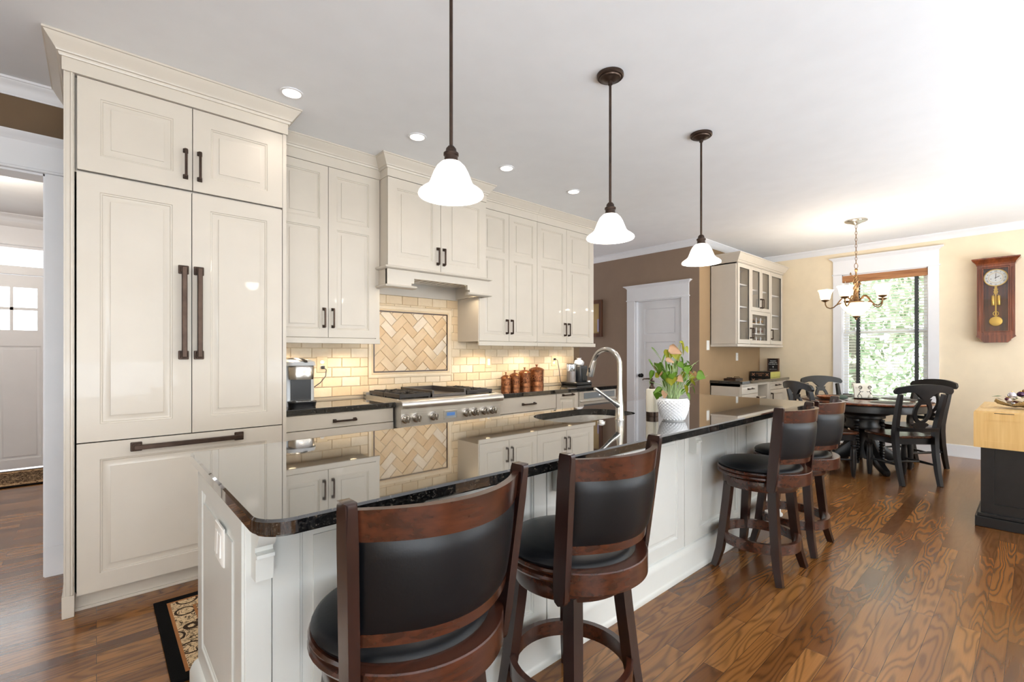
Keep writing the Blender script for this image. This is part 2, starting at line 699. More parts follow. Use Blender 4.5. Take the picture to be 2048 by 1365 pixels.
# casing of that opening
mb = MB()
f = S(YW)
mb.box(OX1 - .012, OX1, YW - .01, YW + .14, 0, OZ)
mb.box(OX0, OX0 + .012, YW - .01, YW + .14, 0, OZ)
mb.box(OX0, OX1, YW - .01, YW + .14, OZ - .012, OZ)
mb.box(OX1 - .005, OX1 + .105, YW - .022, YW, 0.17, OZ)
mb.box(OX1 - .006, OX1 + .108, YW - .026, YW, 0, .17)
mb.box(OX0 - .105, OX0 + .005, YW - .022, YW, 0, OZ)
mb.box(OX0 - .115, OX1 + .115, YW - .03, YW, OZ, OZ + .018, .004)
mb.box(OX0 - .105, OX1 + .105, YW - .024, YW, OZ + .018, OZ + .165)
mb.sweep([(OX0 - .105, YW), (OX0 - .105, YW - .024), (OX1 + .105, YW - .024), (OX1 + .105, YW)],
         [(0, OZ + .16), (.004, OZ + .165), (.012, OZ + .18), (.03, OZ + .195), (.034, OZ + .205), (0, OZ + .205)])
struct('trim_1', mb, WHITE)

# foyer
mb = MB()
DX0, DX1 = -1.42, -0.36
mb.box(-2.4, DX0, YE, YE + .14, 0, CEIL)
mb.box(DX1, 4.6, YE, YE + .14, 0, CEIL)
mb.box(DX0, DX1, YE, YE + .14, 2.46, CEIL)
struct('wall_entry', mb, TAUPE)
mb = MB(); mb.box(-2.5, -2.4, YW + .13, YE + .14, 0, CEIL); struct('wall_foyer_left', mb, TAUPE)
mb = MB(); mb.box(0.75, 0.85, YW + .13, YE, 0, CEIL); struct('wall_foyer_right', mb, TAUPE)
mb = MB(); mb.box(4.40, 4.49, YW + .13, YE, 0, CEIL); struct('wall_hall', mb, TAUPE)
# front door casing with transom
mb = MB()
mb.box(DX0 - .11, DX0, YE - .025, YE + .14, 0, 2.46)
mb.box(DX1, DX1 + .11, YE - .025, YE + .14, 0, 2.46)
mb.box(DX0 - .12, DX1 + .12, YE - .03, YE, 2.46, 2.485)
mb.box(DX0 - .11, DX1 + .11, YE - .026, YE, 2.485, 2.66)
mb.sweep([(DX0 - .11, YE), (DX0 - .11, YE - .026), (DX1 + .11, YE - .026), (DX1 + .11, YE)],
         [(0, 2.655), (.006, 2.66), (.03, 2.695), (.036, 2.71), (0, 2.71)])
mb.box(DX0, DX1, YE - .005, YE + .12, 2.145, 2.235)
mb.box(DX0, DX1, YE + .0, YE + .12, 2.43, 2.46)
struct('trim_2', mb, WHITE)
mb = MB(); mb.box(DX0, DX1, YE + .05, YE + .056, 2.235, 2.43); struct('window_2', mb, PANE)
# front door, nine small lights over two raised panels
mb = MB()
FY = YE + .035
f = S(FY)
d0, d1 = DX0 + .004, DX1 - .004
gx0, gx1, gz0, gz1 = d0 + .13, d1 - .13, 1.535, 2.005
mb.frame(d0, d1, 1.46, 2.14, 0.0, f, -.045, 0) if False else None
mb.box(d0, gx0, FY, FY + .045, 1.46, 2.14)
mb.box(gx1, d1, FY, FY + .045, 1.46, 2.14)
mb.box(gx0, gx1, FY, FY + .045, 1.46, gz0)
mb.box(gx0, gx1, FY, FY + .045, gz1, 2.14)
for i in (1, 2, 3):
    x = gx0 + (gx1 - gx0) * i / 4
    mb.box(x - .013, x + .013, FY, FY + .045, gz0, gz1)
mb.box(gx0, gx1, FY, FY + .045, 1.755, 1.785)
raised_panel(mb, S(FY + .045), d0, (d0 + d1) / 2, 0.012, 1.46, .045, stile=.10)
raised_panel(mb, S(FY + .045), (d0 + d1) / 2, d1, 0.012, 1.46, .045, stile=.10)
door2 = struct('door_2', mb, WHITE)
mb = MB(); mb.box(gx0, gx1, FY + .018, FY + .024, gz0, gz1); mb.build('pane', PANE, door2)

# pantry wall (faces the island) and its door
PD0, PD1, PZ = 3.19, 3.925, 2.045
mb = MB()
mb.box(XP, XP + .12, YC + .12, PD0, 0, CEIL)
mb.box(XP, XP + .12, PD1, YE, 0, CEIL)
mb.box(XP, XP + .12, PD0, PD1, PZ, CEIL)
struct('wall_pantry', mb, TAUPE)
mb = MB(); mb.box(XP, XW, YC, YC + .12, 0, CEIL); struct('wall_bar', mb, TAN)
# skin of the corner on the pantry side keeps the darker paint
mb = MB(); mb.box(XP - .003, XP, YC, YC + .125, 0, CEIL); struct('wall_pantry_corner', mb, TAUPE)
mb = MB()
c0, c1 = PD0 - .105, PD1 + .13
mb.box(XP - .022, XP, PD0 - .105, PD0, 0, PZ)
mb.box(XP - .022, XP, PD1, PD1 + .13, 0, PZ)
mb.box(XP - .005, XP + .12, PD0, PD0 + .012, 0, PZ)
mb.box(XP - .005, XP + .12, PD1 - .02, PD1, 0, PZ)
mb.box(XP - .005, XP + .12, PD0, PD1, PZ - .012, PZ)
mb.box(XP - .03, XP, c0 - .012, c1 + .012, PZ, PZ + .018, .004)
mb.box(XP - .024, XP, c0, c1, PZ + .018, PZ + .185)
mb.sweep([(XP, c1), (XP - .024, c1), (XP - .024, c0), (XP, c0)],
         [(0, PZ + .18), (.004, PZ + .185), (.014, PZ + .20), (.04, PZ + .215), (.044, PZ + .225), (0, PZ + .225)])
struct('trim_3', mb, WHITE)
mb = MB()
f = W(XP + .085)
raised_panel(mb, f, PD0 + .013, PD1 - .021, 0.012, PZ - .013, .04,
             cells=[(0.012, .80), (.80, 1.42), (1.42, PZ - .013)][0:1] + [(.80, 1.50), (1.50, PZ - .013)], stile=.11, raise_w=0)
door1 = struct('door_1', mb, WHITE)
mb = MB()
mb.lathe([(.001, 0), (.03, 0), (.03, .006), (.012, .010), (.011, .03), (.024, .038), (.028, .052), (.02, .066), (.001, .07)], (0, 0, 0), 20, 'Y')
for v in mb.bm.verts:
    x, y, z = v.co
    v.co = (XP + .045 - y, 3.845 + x, .955 + z)
mb.build('door_knob', BLACKM, door1)

# window wall
WY0, WY1, WZ0, WZ1 = 0.914, 1.838, 0.66, 2.39
mb = MB()
mb.box(XW, XW + .16, -3.1, WY0, 0, CEIL)
mb.box(XW, XW + .16, WY1, YC + .12, 0, CEIL)
mb.box(XW, XW + .16, WY0, WY1, 0, WZ0)
mb.box(XW, XW + .16, WY0, WY1, WZ1, CEIL)
struct('wall_window', mb, STRAW)
# window: casing, jamb, two sashes, stool
wroot = bpy.data.objects.new('window_1', None); COL.objects.link(wroot); wroot.location = (XW, 1.376, WZ0); wroot['kind'] = 'structure'
mb = MB()
mb.box(XW - .022, XW, WY0 - .105, WY0, WZ0 - .03, WZ1)
mb.box(XW - .022, XW, WY1, WY1 + .105, WZ0 - .03, WZ1)
mb.box(XW - .03, XW, WY0 - .118, WY1 + .118, WZ1, WZ1 + .018, .004)
mb.box(XW - .024, XW, WY0 - .105, WY1 + .105, WZ1 + .018, WZ1 + .205)
mb.sweep([(XW, WY1 + .105), (XW - .024, WY1 + .105), (XW - .024, WY0 - .105), (XW, WY0 - .105)],
         [(0, WZ1 + .20), (.004, WZ1 + .205), (.014, WZ1 + .22), (.04, WZ1 + .238), (.044, WZ1 + .248), (0, WZ1 + .248)])
mb.box(XW - .07, XW + .10, WY0 - .13, WY1 + .13, WZ0 - .03, WZ0, .006)
mb.box(XW - .02, XW, WY0 - .105, WY1 + .105, WZ0 - .13, WZ0 - .03)
for y0, y1 in ((WY0, WY0 + .012), (WY1 - .012, WY1)):
    mb.box(XW - .002, XW + .16, y0, y1, WZ0, WZ1)
mb.box(XW - .002, XW + .16, WY0, WY1, WZ1 - .012, WZ1)
mb.build('window_frame', WHITE, wroot)
mz = 1.575
for nm, z0, z1, x in (('upper_sash', mz - .02, WZ1 - .012, XW + .115), ('lower_sash', WZ0, mz + .02, XW + .075)):
    mb = MB()
    mb.frame(WY0 + .012, WY1 - .012, z0, z1, .045, W(x), -.035, 0)
    s = mb.build(nm, WHITE, wroot)
    mb = MB(); mb.box(x + .015, x + .02, WY0 + .05, WY1 - .05, z0 + .04, z1 - .04)
    mb.build('pane', PANE, s)
# unseen sides of the big room
mb = MB()
mb.box(-3.1, 8.1, -3.1, -3.0, 0, CEIL)
struct('wall_south', mb, STRAW)
mb = MB()
mb.box(-3.1, -3.0, -3.1, YW + .13, 0, CEIL)
struct('wall_west', mb, STRAW)

# crown mouldings of the room and the skirtings
CR = [(0, CEIL - .085), (.006, CEIL - .085), (.010, CEIL - .075), (.014, CEIL - .070), (.020, CEIL - .05), (.034, CEIL - .03),
      (.046, CEIL - .022), (.050, CEIL - .014), (.056, CEIL - .012), (.056, CEIL), (0, CEIL)]
mb = MB(); mb.sweep([(-3.0, YW), (-.12, YW)], CR); struct('trim_4', mb, WHITE)
mb = MB(); mb.sweep([(XP, YE), (XP, YC), (XW, YC), (XW, -3.0)], CR); struct('trim_5', mb, WHITE)
mb = MB(); mb.sweep([(-2.4, YE), (.75, YE)], CR); struct('trim_6', mb, WHITE)
SK = [(0, 0), (.022, 0), (.022, .012), (.016, .02), (.014, .13), (.008, .148), (0, .15)]
mb = MB(); mb.sweep([(XW, YC), (XW, -3.0)], SK); struct('baseboard_window', mb, WHITE)
mb = MB(); mb.sweep([(XP, YE), (XP, PD1 + .13)], SK); mb.sweep([(XP, PD0 - .105), (XP, YC), (6.22, YC)], SK); struct('baseboard_pantry', mb, WHITE)
mb = MB(); mb.sweep([(-3.0, YW), (OX0 - .105, YW)], SK); struct('baseboard_kitchen', mb, WHITE)
mb = MB(); mb.sweep([(-2.4, YE), (DX0 - .11, YE)], SK); mb.sweep([(DX1 + .11, YE), (.75, YE)], SK); struct('baseboard_entry', mb, WHITE)

# ------------------------------------------------------------------ outside the dining window
mb = MB(); mb.box(8.1, 45, -18, 26, -1.1, -1.0)
t = NT('lawn')
n = t.noise(t.coord(), 3.5, 5, 0.7)
t.link(t.ramp(n, [(0.3, lin((90, 110, 62))), (0.7, lin((190, 190, 170)))]), t.b.inputs['Base Color'])
t.set(Roughness=0.9)
o = struct('ground_outside', mb, t.m)


def leaf_mat(name, a, b):
    t = NT(name)
    g = t.new('ShaderNodeNewGeometry')
    t.link(t.ramp(g.outputs['Random Per Island'], [(0, lin(a)), (1, lin(b))]), t.b.inputs['Base Color'])
    t.set(Roughness=0.6)
    t.b.inputs['Transmission Weight'].default_value = 0.0
    return t.m
LEAFT = leaf_mat('tree_leaves', (112, 136, 100), (204, 216, 190))
LEAFR = leaf_mat('azalea_flowers', (190, 40, 70), (236, 120, 140))
BARK = paint('bark', (128, 122, 114), 0.9, bump=0.4, bscale=20)


def crown(mb, c, r, n, size, seed):
    rg = random.Random(seed)
    for _ in range(n):
        while True:
            p = Vector((rg.uniform(-1, 1), rg.uniform(-1, 1), rg.uniform(-1, 1)))
            if 0.2 < p.length < 1:
                break
        p = Vector((c[0] + p.x * r[0], c[1] + p.y * r[1], c[2] + p.z * r[2]))
        a = Vector((rg.gauss(0, 1), rg.gauss(0, 1), rg.gauss(0, 1))).normalized() * size * rg.uniform(.6, 1.3)
        b = a.orthogonal().normalized() * size * .45
        mb.face([p - a, p - b, p + a, p + b])


TREES = [('tall maple tree straight out from the dining window', (15.5, 3.35), 2.5, 3.3, 2200),
         ('broad leafy tree left of the maple beyond the dining window', (18.5, 7.2), 2.2, 3.2, 1500),
         ('leafy tree right of the maple beyond the dining window', (17.0, -.6), 2.0, 2.8, 1600),
         ('farther tree behind the maple past the lawn', (24, 2.6), 2.6, 3.8, 1800)]
for i, (lab, (x, y), r, h, n) in enumerate(TREES):
    tr = thing('tree', lab, 'tree', (x, y, -1.0), 0, 'trees beyond the dining window')
    mb = MB(); mb.tube([(x, y, -1.0), (x + .1, y, .8), (x, y + .1, h + .5)], [.17, .13, .05], 8); mb.build('trunk', BARK, tr)
    mb = MB(); crown(mb, (x, y, h), (r, r, r * .9), n, .17, i); crown(mb, (x - .5, y + .6, .4), (r * .8, r, 1.0), n // 3, .15, i + 9); mb.build('foliage', LEAFT, tr)
az = thing('azalea_bush', 'red flowering azalea bush on the lawn outside', 'bush', (13.2, 1.75, -1.0))
mb = MB(); crown(mb, (13.2, 1.7, -.45), (.6, .8, .5), 900, .06, 77); mb.build('blossoms', LEAFR, az)
hs = thing('house', 'neighbouring white sided house seen at the left of the window', 'house', (24, 9.5, -1.0))
mb = MB(); mb.box(24, 29, 6.6, 13, -1.0, 3.6)
for k in range(24):
    mb.box(23.97, 24, 6.6, 13, -.95 + k * .19, -.80 + k * .19)
mb.build('siding', WHITE, hs)
mb = MB(); mb.prism([(6.2, 3.6), (13.4, 3.6), (9.8, 5.6)], lambda a, b, d: (d, a, b), 23.6, 29.4); mb.build('roof', paint('roof_shingle', (92, 92, 98), .9), hs)
mb = MB(); mb.box(23.95, 24, 7.6, 8.7, .2, 1.8); mb.build('window', paint('blue_grey_glass', (90, 110, 140), .1), hs)

PUCK = emit('puck_glow', (255, 226, 180), 4)
# ------------------------------------------------------------------ tall fridge wall
CP = [(0, 0), (.008, 0), (.011, .006), (.012, .014), (.019, .017), (.021, .023), (.026, .03), (.034, .042), (.046, .058), (.056, .072), (.060, .079), (.066, .081), (.066, .091), (0, .091)]


def crown_prof(zb):
    k = (CEIL - 0.001 - zb) / .091
    return [(o, zb + z * k) for o, z in CP]


YF = 3.11
tc = thing('tall_cabinet', 'tall cream cabinet surround reaching the ceiling around the panelled refrigerator', 'cabinet', (.39, 3.45, 0))
mb = MB()
mb.box(-.118, -.08, YF, 3.778, 0.105, 2.65)
mb.box(-.125, -.0795, YF - .008, 3.778, 0, .105, .002)
mb.box(-.118, -.112, YF - .004, 3.777, .105, 2.65)
mb.box(-.095, -.083, YF - .006, YF + .01, .105, 2.645, .003)
mb.box(.864, .885, YF, 3.778, 0, 2.65)
mb.box(-.08, .864, 3.15, 3.778, 2.176, 2.65)
mb.box(-.08, .864, YF + .06, YF + .08, 0, .092)
mb.box(-.08, .864, YF + .05, YF + .06, 0, .014)
mb.box(-.08, .864, 3.75, 3.778, 0.092, 2.176)
mb.build('carcass', CREAM, tc)
mb = MB(); mb.box(-.124, .891, YF - .014, 3.776, 2.641, 2.706); mb.build('frieze', CREAM, tc)
mb = MB(); mb.sweep([(-.124, 3.776), (-.124, YF - .014), (.891, YF - .014), (.891, 3.776)], crown_prof(2.704)); mb.build('crown_molding', CREAM, tc)
f = S(YF + .024)
for a0, a1, hx in ((-.070, .3965, .366), (.4005, .862, .431)):
    mb = MB(); raised_panel(mb, f, a0, a1, 2.182, 2.637, .024, stile=.085, raise_w=.035)
    d = mb.build('door', CREAM, tc)
    pull(S(YF), hx, 2.25, hx, 2.392, BRONZE, d, .012, .034)
fr = thing('refrigerator', 'built-in panelled refrigerator with two tall doors and a freezer drawer', 'refrigerator', (.39, 3.45, .092))
mb = MB(); mb.box(-.075, .86, YF + .03, 3.74, .095, 2.17); mb.build('body', DARKGAP, fr)
for a0, a1, hx in ((-.072, .393, .357), (.397, .860, .4275)):
    mb = MB(); raised_panel(mb, f, a0, a1, .840, 2.170, .024, stile=.085, raise_w=.035)
    d = mb.build('door', CREAM, fr)
    pull(S(YF), hx, 1.27, hx, 1.738, BRONZE, d, .024, .052)
mb = MB(); raised_panel(mb, f, -.072, .860, .094, .834, .024, stile=.085, raise_w=.035)
d = mb.build('freezer_drawer', CREAM, fr)
pull(S(YF), .155, .795, .625, .795, BRONZE, d, .024, .052)

# ------------------------------------------------------------------ wall cabinets, hood
YU = 3.43


def wall_cabinet(label, x0, x1, xd0, xm, xd1, side_l=None):
    w = thing('wall_cabinet', label, 'cabinet', ((x0 + x1) / 2, 3.6, 1.35), 0, 'cream wall cabinets over the kitchen counter')
    mb = MB()
    mb.box(x0, x1, YU + .024, 3.764, 1.392, 2.66)
    mb.box(x0, xd0 - .002, YU + .004, YU + .024, 1.392, 2.66)
    mb.box(xd1 + .002, x1, YU + .004, YU + .024, 1.392, 2.66)
    mb.build('carcass', CREAM, w)
    f = S(YU + .022)
    for a0, a1, hx in ((xd0, xm - .002, xm - .032), (xm + .002, xd1, xm + .032)):
        mb = MB(); raised_panel(mb, f, a0, a1, 1.397, 2.640, .022, cells=[(1.397, 2.22), (2.22, 2.640)], stile=.058, raise_w=.03)
        d = mb.build('door', CREAM, w)
        pull(S(YU), hx, 1.475, hx, 1.60, BRONZE, d, .011, .034)
    mb = MB(); mb.box(x0 - .0, x1 + (.025 if x1 > 4 else 0), YU - .006, YU + .014, 1.352, 1.392, .002)
    if x1 > 4:
        mb.box(x1 + .005, x1 + .025, YU + .014, 3.76, 1.352, 1.392)
    mb.build('light_rail', CREAM, w)
    mb = MB(); mb.box(x0, x1 + .0, YU - .004, 3.764, 2.643, 2.716); mb.build('frieze', CREAM, w)
    return w


w1 = wall_cabinet('cream two-door wall cabinet between the refrigerator and the range hood', .886, 1.664, .902, 1.263, 1.632)
mb = MB(); mb.sweep([(.886, YU - .004), (1.664, YU - .004)], crown_prof(2.714)); mb.build('crown_molding', CREAM, w1)
w2 = wall_cabinet('cream two-door wall cabinet just right of the range hood, above the copper canisters', 2.642, 3.4035, 2.652, 3.017, 3.402)
mb = MB(); mb.sweep([(2.642, YU - .004), (3.4035, YU - .004)], crown_prof(2.714)); mb.build('crown_molding', CREAM, w2)
w3 = wall_cabinet('cream two-door wall cabinet at the far end of the run beside the brown wall', 3.4045, 4.335, 3.406, 3.859, 4.318)
mb = MB(); mb.sweep([(3.4045, YU - .004), (4.335, YU - .004), (4.335, 3.776)], crown_prof(2.714)); mb.build('crown_molding', CREAM, w3)

YH = 3.30
hd = thing('range_hood', 'cream cabinet range hood with stepped valance above the steel rangetop', 'range hood', (2.146, 3.5, 1.79))
mb = MB()
mb.box(1.668, 2.624, YH + .024, 3.764, 1.935, 2.66)
mb.box(1.668, 1.688, YH + .02, YH + .024, 1.935, 2.66)
mb.box(1.668, 1.688, YH + .02, 3.764, 1.80, 1.94)
mb.box(2.604, 2.624, YH + .02, 3.764, 1.80, 1.94)
mb.box(1.668, 2.624, 3.745, 3.764, 1.79, 1.94)
mb.build('carcass', CREAM, hd)
f = S(YH + .022)
for a0, a1, hx in ((1.668, 2.142, 2.114), (2.146, 2.624, 2.174)):
    mb = MB(); raised_panel(mb, f, a0, a1, 1.957, 2.638, .022, stile=.075, raise_w=.032)
    d = mb.build('door', CREAM, hd)
    pull(S(YH), hx, 2.02, hx, 2.145, BRONZE, d, .012, .034)
mb = MB()
ys = YH - .005
# stepped valance board
poly = [(1.655, 1.81), (1.86, 1.81), (1.86, 1.832), (1.885, 1.832), (1.885, 1.872), (2.408, 1.872), (2.408, 1.832), (2.433, 1.832), (2.433, 1.81), (2.637, 1.81), (2.637, 1.93), (1.655, 1.93)]
mb.prism(poly, S(ys), -.02, .012)
mb.box(1.655, 1.668, ys, 3.66, 1.81, 1.93)
mb.box(2.624, 2.637, ys, 3.44, 1.81, 1.93)
mb.build('valance', CREAM, hd)
def nose(z0, z1, o):
    m = (z0 + z1) / 2; h = (z1 - z0) / 2
    return [(0, z0)] + [(o * cos(a), m + h * sin(a)) for a in [(-80 + 20 * i) * pi / 180 for i in range(9)]] + [(0, z1)]
mb = MB()
mb.sweep([(1.655, 3.43), (1.655, ys - .012), (2.637, ys - .012), (2.637, 3.425)], nose(1.928, 1.956, .03))
for pth in ([(1.655, 3.43), (1.655, ys - .012), (1.895, ys - .012)], [(2.398, ys - .012), (2.637, ys - .012), (2.637, 3.425)]):
    mb.sweep(pth, nose(1.786, 1.811, .028))
mb.box(1.655, 1.885, ys - .012, ys + .02, 1.786, 1.811); mb.box(2.408, 2.637, ys - .012, ys + .02, 1.786, 1.811)
mb.build('molding', CREAM, hd)
mb = MB(); mb.box(1.69, 2.602, YH + .03, 3.744, 1.905, 1.93)
for k in range(14):
    x = 1.76 + k * .06
    mb.box(x, x + .03, YH + .06, 3.6, 1.897, 1.905)
mb.build('filter', STEEL, hd)
for x in (1.80, 2.50):
    mb = MB(); mb.lathe([(.001, 1.8965), (.03, 1.8965), (.03, 1.889), (.001, 1.888)], (x, 3.40, 0), 18); mb.build('lamp', PUCK, hd)
    d = bpy.data.lights.new('hood_light', 'SPOT'); d.energy = 6; d.color = (1, .82, .58); d.spot_size = radians(150); d.spot_blend = .7; d.shadow_soft_size = .03
    o = bpy.data.objects.new('hood_light', d); COL.objects.link(o); o.location = (x - 2.146, -.10, 1.884 - 1.79); o.parent = hd
mb = MB(); mb.box(1.662, 2.630, YH - .004, 3.764, 2.642, 2.706); mb.build('frieze', CREAM, hd)
mb = MB(); mb.sweep([(1.662, 3.43), (1.662, YH - .004), (2.630, YH - .004), (2.630, 3.43)], crown_prof(2.704)); mb.build('crown_molding', CREAM, hd)

# under-cabinet puck lamps and their light
for x, lab in ((1.05, 'under-cabinet puck lamp left of the hood, nearer the refrigerator'), (1.50, 'under-cabinet puck lamp left of the hood, nearer the tile panel'),
               (2.85, 'under-cabinet puck lamp right of the hood, above the canisters'), (3.45, 'under-cabinet puck lamp near the middle of the right-hand cabinets'), (4.05, 'under-cabinet puck lamp above the black coffee maker')):
    p = thing('puck_lamp', lab, 'lamp', (x, 3.54, 1.39), 0, 'puck lamps under the wall cabinets')
    mb = MB(); mb.lathe([(.001, 1.3915), (.034, 1.3915), (.034, 1.382), (.030, 1.378), (.001, 1.378)], (x, 3.54, 0), 20); mb.build('housing', CHROME, p)
    mb = MB(); mb.lathe([(.001, 1.3778), (.026, 1.3778), (.026, 1.375), (.001, 1.374)], (x, 3.54, 0), 16); mb.build('lens', PUCK, p)
    d = bpy.data.lights.new('puck_light', 'SPOT'); d.energy = 11; d.color = (1, .80, .56); d.spot_size = radians(150); d.spot_blend = .6; d.shadow_soft_size = .03
    o = bpy.data.objects.new('puck_light', d); COL.objects.link(o); o.location = (0, -.0, -.022); o.parent = p

# ------------------------------------------------------------------ tiled splashback
mb = MB(); mb.box(.886, 4.375, 3.772, YW, .90, 1.94); struct('wall_splashback', mb, GROUT)
mb = MB()
rt = random.Random(3)
TH, TL, GP = .0785, .157, .003
PX0, PX1, PZ0, PZ1 = 1.722, 2.566, 1.068, 1.695


def tile(mb, x0, x1, z0, z1, y=3.772, th=.008, b=.0035):
    if x1 - x0 < .012 or z1 - z0 < .012:
        return
    mb.grid([[(x0, y, z0), (x1, y, z0), (x1, y, z1), (x0, y, z1)], [(x0, y - th + b, z0), (x1, y - th + b, z0), (x1, y - th + b, z1), (x0, y - th + b, z1)],
             [(x0 + b, y - th, z0 + b), (x1 - b, y - th, z0 + b), (x1 - b, y - th, z1 - b), (x0 + b, y - th, z1 - b)]], closed_u=True, cap=True)


row = 0
z = .9285 - .0785
while z < 1.93:
    z0, z1 = max(z, .915) + GP / 2, z + TH - GP / 2
    x = .886 - (.08 if row % 2 else 0) - .02
    while x < 4.367:
        a, b = max(x, .887) + GP / 2, min(x + TL, 4.367) - GP / 2
        segs = [(a, b)]
        if z1 > PZ0 - .004 and z0 < PZ1 + .004:
            segs = []
            if a < PX0:
                segs.append((a, min(b, PX0 - .002)))
            if b > PX1:
                segs.append((max(a, PX1 + .002), b))
            zz0, zz1 = z0, z1
            if a < PX1 and b > PX0:
                if z0 < PZ0 < z1:
                    tile(mb, max(a, PX0), min(b, PX1), z0, PZ0 - .002)
                if z0 < PZ1 < z1:
                    tile(mb, max(a, PX0), min(b, PX1), PZ1 + .002, z1)
        for s0, s1 in segs:
            if s1 > 1.64 and s0 < 2.64 or z0 < 1.42:
                tile(mb, s0, s1, z0, z1)
        x += TL
    row += 1
    z += TH
o = mb.build('wall_splashback_tiles', TILE); o['kind'] = 'structure'
# framed herringbone panel
tp = thing('tile_panel', 'framed herringbone travertine panel on the splashback behind the rangetop', 'tile panel', ((PX0 + PX1) / 2, 3.77, PZ0))
mb = MB()
fp = [(0, 0), (.012, 0), (.016, .008), (.016, .020), (.010, .028), (.014, .034), (.010, .044), (0, .044)]
rows = []
for ox, oz in ((PX0, PZ0), (PX1, PZ0), (PX1, PZ1), (PX0, PZ1)):
    sx = 1 if ox == PX0 else -1
    sz = 1 if oz == PZ0 else -1
    rows.append([(ox + sx * w, 3.772 - h, oz + sz * w) for h, w in fp])
mb.grid(rows, closed_v=True)
mb.build('frame', TILE, tp)
mb = MB(); mb.frame(PX0 + .044, PX1 - .044, PZ0 + .044, PZ1 - .044, .010, S(3.772), 0, .012); mb.build('liner', LINER, tp)
bx0, bx1, bz0, bz1 = PX0 + .055, PX1 - .055, PZ0 + .055, PZ1 - .055
mb = MB()
L_, Wd = .148, .0745
c45 = cos(pi / 4)
def hb(x, y):
    return (bx0 + (x - y) * c45, bz0 + (x + y) * c45 - .5)
for i in range(-14, 22):
    for j in range(-10, 14):
        for kind in (0, 1):
            bxo = i * Wd + j * Wd * 2
            byo = i * Wd - j * Wd * 2
            if kind == 0:
                r = (bxo, byo, bxo + L_, byo + Wd)
            else:
                r = (bxo + L_, byo - Wd, bxo + L_ + Wd, byo + Wd) if False else (bxo, byo + Wd, bxo + Wd, byo + Wd + L_)
            cx, cz = hb((r[0] + r[2]) / 2, (r[1] + r[3]) / 2)
            if not (bx0 - .1 < cx < bx1 + .1 and bz0 - .1 < cz < bz1 + .1):
                continue
            g = .0012
            pts = [hb(*p) for p in ((r[0] + g, r[1] + g), (r[2] - g, r[1] + g), (r[2] - g, r[3] - g), (r[0] + g, r[3] - g))]
            # clip to the panel
            def clip(poly, k, lim, sgn):
                out = []
                for q in range(len(poly)):
                    A, B = poly[q], poly[(q + 1) % len(poly)]
                    ia, ib = sgn * (A[k] - lim) >= 0, sgn * (B[k] - lim) >= 0
                    if ia:
                        out.append(A)
                    if ia != ib:
                        u = (lim - A[k]) / (B[k] - A[k])
                        out.append((A[0] + (B[0] - A[0]) * u, A[1] + (B[1] - A[1]) * u))
                return out
            for k, lim, sg in ((0, bx0, 1), (0, bx1, -1), (1, bz0, 1), (1, bz1, -1)):
                pts = clip(pts, k, lim, sg)
                if len(pts) < 3:
                    break
            if len(pts) < 3:
                continue
            mx = sum(p[0] for p in pts) / len(pts); mzv = sum(p[1] for p in pts) / len(pts)
            ar = abs(sum(pts[q][0] * pts[(q + 1) % len(pts)][1] - pts[(q + 1) % len(pts)][0] * pts[q][1] for q in range(len(pts)))) / 2
            if ar < 1e-4:
                continue
            sh = [(mx + (p[0] - mx) * .94, mzv + (p[1] - mzv) * .94) for p in pts]
            mb.grid([[(p[0], 3.772, p[1]) for p in pts], [(p[0], 3.767, p[1]) for p in pts], [(p[0], 3.764, p[1]) for p in sh]], closed_u=True, cap=True)
mb.build('herringbone_tiles', TILE2, tp)

# ------------------------------------------------------------------ worktops and base cabinets
def slab(mb, poly, z0, z1, b=.004):
    inner = []
    n = len(poly)
    for i in range(n):
        p0, p, p1 = Vector(poly[i - 1]), Vector(poly[i]), Vector(poly[(i + 1) % n])
        d0, d1 = (p - p0).normalized(), (p1 - p).normalized()
        m = (Vector((-d0.y, d0.x)) + Vector((-d1.y, d1.x)))
        m = m / max(.3, m.length_squared) * 2
        inner.append((p.x + m.x * b, p.y + m.y * b))
    rows = [[(x, y, z0) for x, y in inner], [(x, y, z0 + b) for x, y in poly], [(x, y, z1 - b) for x, y in poly], [(x, y, z1) for x, y in inner]]
    mb.grid(rows, closed_u=True, cap=True)


for lab, x0, x1 in (('black granite worktop left of the rangetop under the silver coffee maker', .887, 1.668), ('black granite worktop right of the rangetop under the copper canisters', 2.632, 4.462)):
    mb = MB(); slab(mb, [(x0, 3.178), (x1, 3.178), (x1, 3.763), (x0, 3.763)], .876, .914)
    o = mb.build('worktop', GRANITE, smooth=25); tag(o, lab, 'worktop', 'black granite worktops along the wall')

YB = 3.20


def base(label, x0, x1, fronts, top=.875):
    b = thing('base_cabinet', label, 'cabinet', ((x0 + x1) / 2, 3.5, 0), 0, 'cream base cabinets under the wall worktops')
    mb = MB(); mb.box(x0, x1, YB + .024, 3.76, .10, top); mb.box(x0, x1, YB + .08, 3.76, 0, .10); mb.build('carcass', CREAM, b)
    f = S(YB + .022)
    for nm, a0, a1, b0, b1, flat, h in fronts:
        mb = MB()
        if flat:
            P = [(a0, b0), (a1, b0), (a1, b1), (a0, b1)]
            mb.grid([[f(p[0], p[1], 0) for p in P], [f(p[0], p[1], .019) for p in P], [f(p[0] + (.003 if p[0] == a0 else -.003), p[1] + (.003 if p[1] == b0 else -.003), .022) for p in P]], closed_u=True, cap=True)
        else:
            raised_panel(mb, f, a0, a1, b0, b1, .022, stile=.05)
        d = mb.build(nm, CREAM, b)
        if h:
            pull(S(YB), *h, BRONZE, d, .012, .034)
    return b


